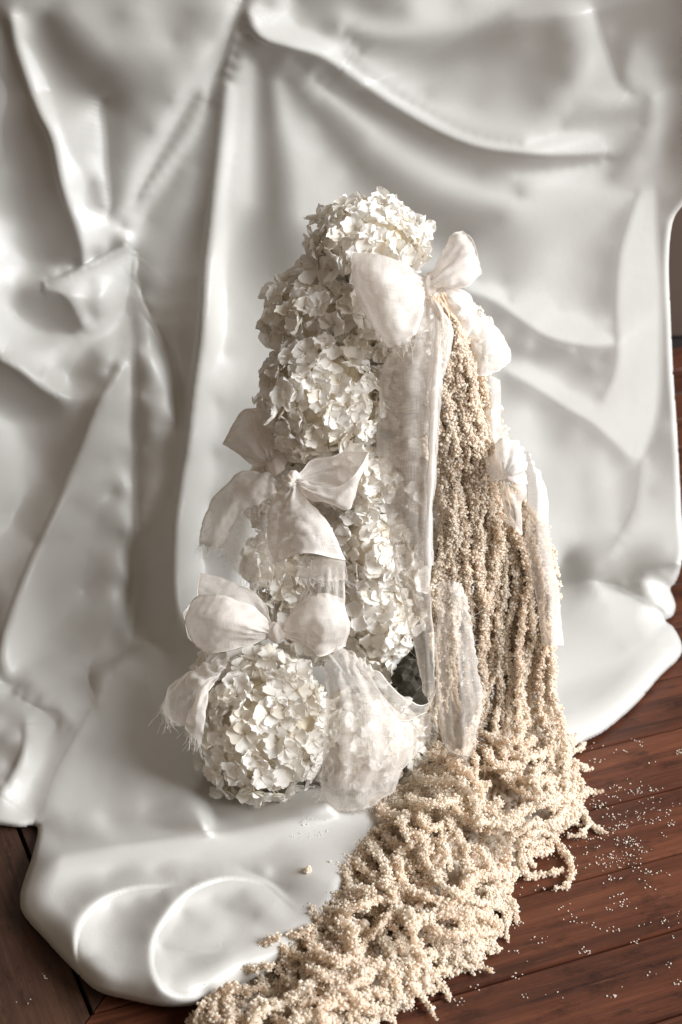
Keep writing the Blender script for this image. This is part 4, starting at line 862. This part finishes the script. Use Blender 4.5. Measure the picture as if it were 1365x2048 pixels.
# 3 dark left bow
b=bow(548,925,'shaded organza bow on the far left, its pointed loop sticking out into the shadow',0)
sheet('loop',[[(556,905,1.0),(560,920,1.8),(552,935,1.0)],[(538,850,0.2),(528,890,2.2),(520,930,1.0)],[(500,820,-0.5),(485,875,1.4),(485,915,.4)],[(480,828,-0.8),(455,870,-.2),(446,888,-.5)]],M_ORG,b,seed=14)
sheet('loop',[[(556,902,-.2),(556,930,-.4)],[(535,825,-1.2),(510,920,-1)],[(497,818,-1.2),(475,905,-1)],[(480,830,-1.0),(446,888,-.8)]],M_ORG,b,seed=15)
knot(552,926,1.4,20,24,b)
sheet('tail',[[(538,944,1.6),(552,960,2.2),(560,985,1.8)],[(482,948,.8),(500,972,2.6),(525,1005,2)],[(432,990,.0),(458,1008,1.8),(488,1018,1.6)],[(406,1040,-.4),(436,1046,1.4),(468,1050,1.2)],[(399,1085,-.6),(420,1092,.6),(445,1096,.8)]],M_ORG,b,seed=16,fringe=['end','r'],nu=44)
sheet('tail',[[(520,1003,1.6),(540,1010,2.2),(558,1020,2)],[(478,1030,1.2),(515,1050,2.4),(555,1060,2.4)],[(448,1095,.8),(500,1110,2.2),(548,1120,2.4)],[(480,1150,.8),(512,1160,1.8),(545,1165,2)]],M_VEIL,b,seed=17,fringe=['l','end'])
# 4 middle bow
b=bow(592,960,'middle bow with an open oval loop and a wide flared tail',6)
sheet('loop',[[(592,952,6.2),(594,960,6.4),(594,970,6.2)],[(628,922,5.4),(628,950,4.9),(625,975,6.2)],[(680,906,5.6),(680,935,4.6),(672,976,6.6)],[(737,904,6.6),(730,925,6.0),(712,956,7.0)]],M_ORG,b,seed=18)
sheet('loop',[[(590,955,6.6),(592,968,7.0),(596,985,6.6)],[(620,965,7.4),(625,985,8.6),(640,1003,7.4)],[(665,976,8.6),(675,1000,9.6),(690,1020,8.2)],[(708,952,8.8),(712,975,9.0),(708,1000,8)],[(737,905,7.2),(735,920,7.4),(724,945,7.2)]],M_ORG,b,seed=19)
sheet('tail',[[(568,956,6.2),(580,950,6.8),(594,958,6.6)],[(545,1005,7),(585,1000,8.4),(628,1008,7.8)],[(538,1060,7),(597,1055,9),(662,1050,8)],[(548,1128,7.4),(612,1106,9.4),(692,1120,8.4)]],M_ORG,b,seed=20,pleat=.0015,npl=1.5,crumple=.0018)
sheet('tail',[[(552,1128,6.8),(612,1112,7.4),(690,1120,7.4)],[(590,1150,6.6),(640,1160,7.6),(696,1160,7.2)]],M_VEIL,b,seed=21,fringe=['end'],nu=14)
sheet('tail',[[(625,1120,6.6),(655,1118,7.2),(690,1122,6.8)],[(610,1175,6.8),(650,1175,7.6),(690,1185,7)],[(585,1230,6.8),(640,1235,7.6),(690,1240,7)]],M_SHEER,b,seed=22,pleat=.001)
knot(588,958,6.5,14,18,b)
# 5 lower-left bow
b=bow(548,1262,'lower bow above the big round flower head, its left loop wide open like a shell',6)
sheet('loop',[[(540,1252,6.6),(543,1262,7.0),(545,1272,6.6)],[(505,1215,7),(495,1250,9.2),(490,1290,7.6)],[(450,1192,7),(430,1245,9.6),(430,1303,7.4)],[(405,1192,6.2),(388,1240,7.8),(398,1297,6.8)],[(385,1205,5.6),(371,1242,6.6),(386,1285,6.2)]],M_ORG,b,seed=23,hem=(2,2,0,2),nu=44)
sheet('loop',[[(540,1250,5.4),(545,1270,5.6)],[(470,1200,4.4),(470,1300,5.4)],[(400,1195,3.8),(410,1300,5)],[(366,1225,4.8),(376,1275,5.2)]],M_SHEER,b,seed=24,hem=(2,2,0,2))
sheet('loop',[[(546,1246,4.8),(530,1256,5.4),(515,1262,5.4)],[(520,1195,3.6),(480,1222,5.2),(455,1240,5.0)],[(455,1160,2.6),(435,1190,4.0),(405,1222,4.2)],[(400,1146,2.2),(396,1170,3.0),(395,1200,3.6)]],M_ORG,b,seed=25,hem=(2,2,0,2))
sheet('loop',[[(560,1256,6.2),(563,1264,6.8),(564,1274,6.2)],[(598,1205,7),(602,1245,8.4),(612,1290,7.6)],[(645,1188,7.4),(652,1250,9.2),(640,1314,8)],[(684,1198,6.8),(700,1245,8.0),(692,1292,7.2)]],M_ORG,b,seed=26,hem=(1,2,0,1))
knot(553,1264,6.9,20,22,b)
# ribbon end at the lower left
b=bow(450,1330,'torn ribbon end sticking out to the left of the big round flower head',5)
sheet('tail',[[(458,1312,5.6),(450,1335,6.6),(430,1368,6.6)],[(398,1330,4.6),(400,1362,6.8),(408,1395,6.6)],[(350,1362,3.8),(362,1400,6.2),(385,1445,6)],[(323,1408,3.4),(330,1430,4.2),(345,1452,4.4)]],M_ORG,b,seed=27,fringe=['end'],crumple=.002)
sheet('tail',[[(420,1368,7.2),(408,1372,7.2),(398,1378,6.8)],[(412,1420,6.6),(392,1420,7.0),(378,1420,6.4)],[(402,1492,5.2),(390,1478,5.4),(370,1458,5.2)]],M_ORG,b,seed=28,fringe=['end'],crumple=.002)
# veil over the lower right
b=bow(700,1330,'wide sheer veil spread over the flower head right of the big round one',6)
sheet('veil',[[(648,1292,7.0),(668,1298,7.4),(690,1302,7.4),(704,1312,7.0)],[(652,1400,8.6),(700,1390,9.2),(745,1385,8.8),(775,1392,7.6)],[(645,1500,8.8),(705,1500,9.6),(770,1492,8.8),(830,1462,6.6)],[(640,1570,7.2),(695,1580,8.0),(755,1560,7.4),(815,1530,5.6)],[(640,1612,5.4),(690,1618,6.0),(740,1612,5.6),(790,1585,4.6)]],M_SHEER,b,nu=60,nv=40,seed=29,pleat=.0022,npl=3.2,crumple=.002,hem=(1,1,0,1),fringe=['l','end'])
sheet('tail',[[(690,1302,7.2),(700,1300,7.6),(712,1312,7.2)],[(705,1350,7.8),(735,1345,8.4),(760,1350,7.8)],[(740,1412,8.0),(780,1395,8.6),(815,1400,7.8)],[(800,1440,7.2),(830,1420,7.6),(850,1410,7.0)],[(852,1425,6.6),(864,1405,6.8),(872,1382,6.2)]],M_VEIL,b,nu=50,seed=30,hem=(2,2,0,1),fringe=['l'])
sheet('veil',[[(770,1425,6.4),(820,1425,6.4),(862,1425,5.6)],[(785,1480,6.6),(825,1470,6.2),(858,1450,5.0)],[(780,1560,5.4),(812,1530,5.2),(850,1490,4.4)]],M_VEIL,b,seed=31,fringe=['r'])

# ---------------------------------------------------------------- the twisted gather in the satin, upper left
def satin_fold(rows,nu=26,nv=26,name='gathered_fold'):
    G=cr(np.array([cr(r,nv) for r in rows]),nu)
    c=np.array([[on_cloth(*G[i,k,:2],G[i,k,2]*10) for k in range(nv)] for i in range(nu)])
    for _ in range(8):
        c[1:-1,1:-1]=0.25*(c[:-2,1:-1]+c[2:,1:-1]+c[1:-1,:-2]+c[1:-1,2:])
    o=mesh_obj(name,c.reshape(-1,3),grid_faces(nu,nv),M_SATIN); o.parent=cloth
    so=o.modifiers.new('thickness','SOLIDIFY'); so.thickness=0.0016; return o
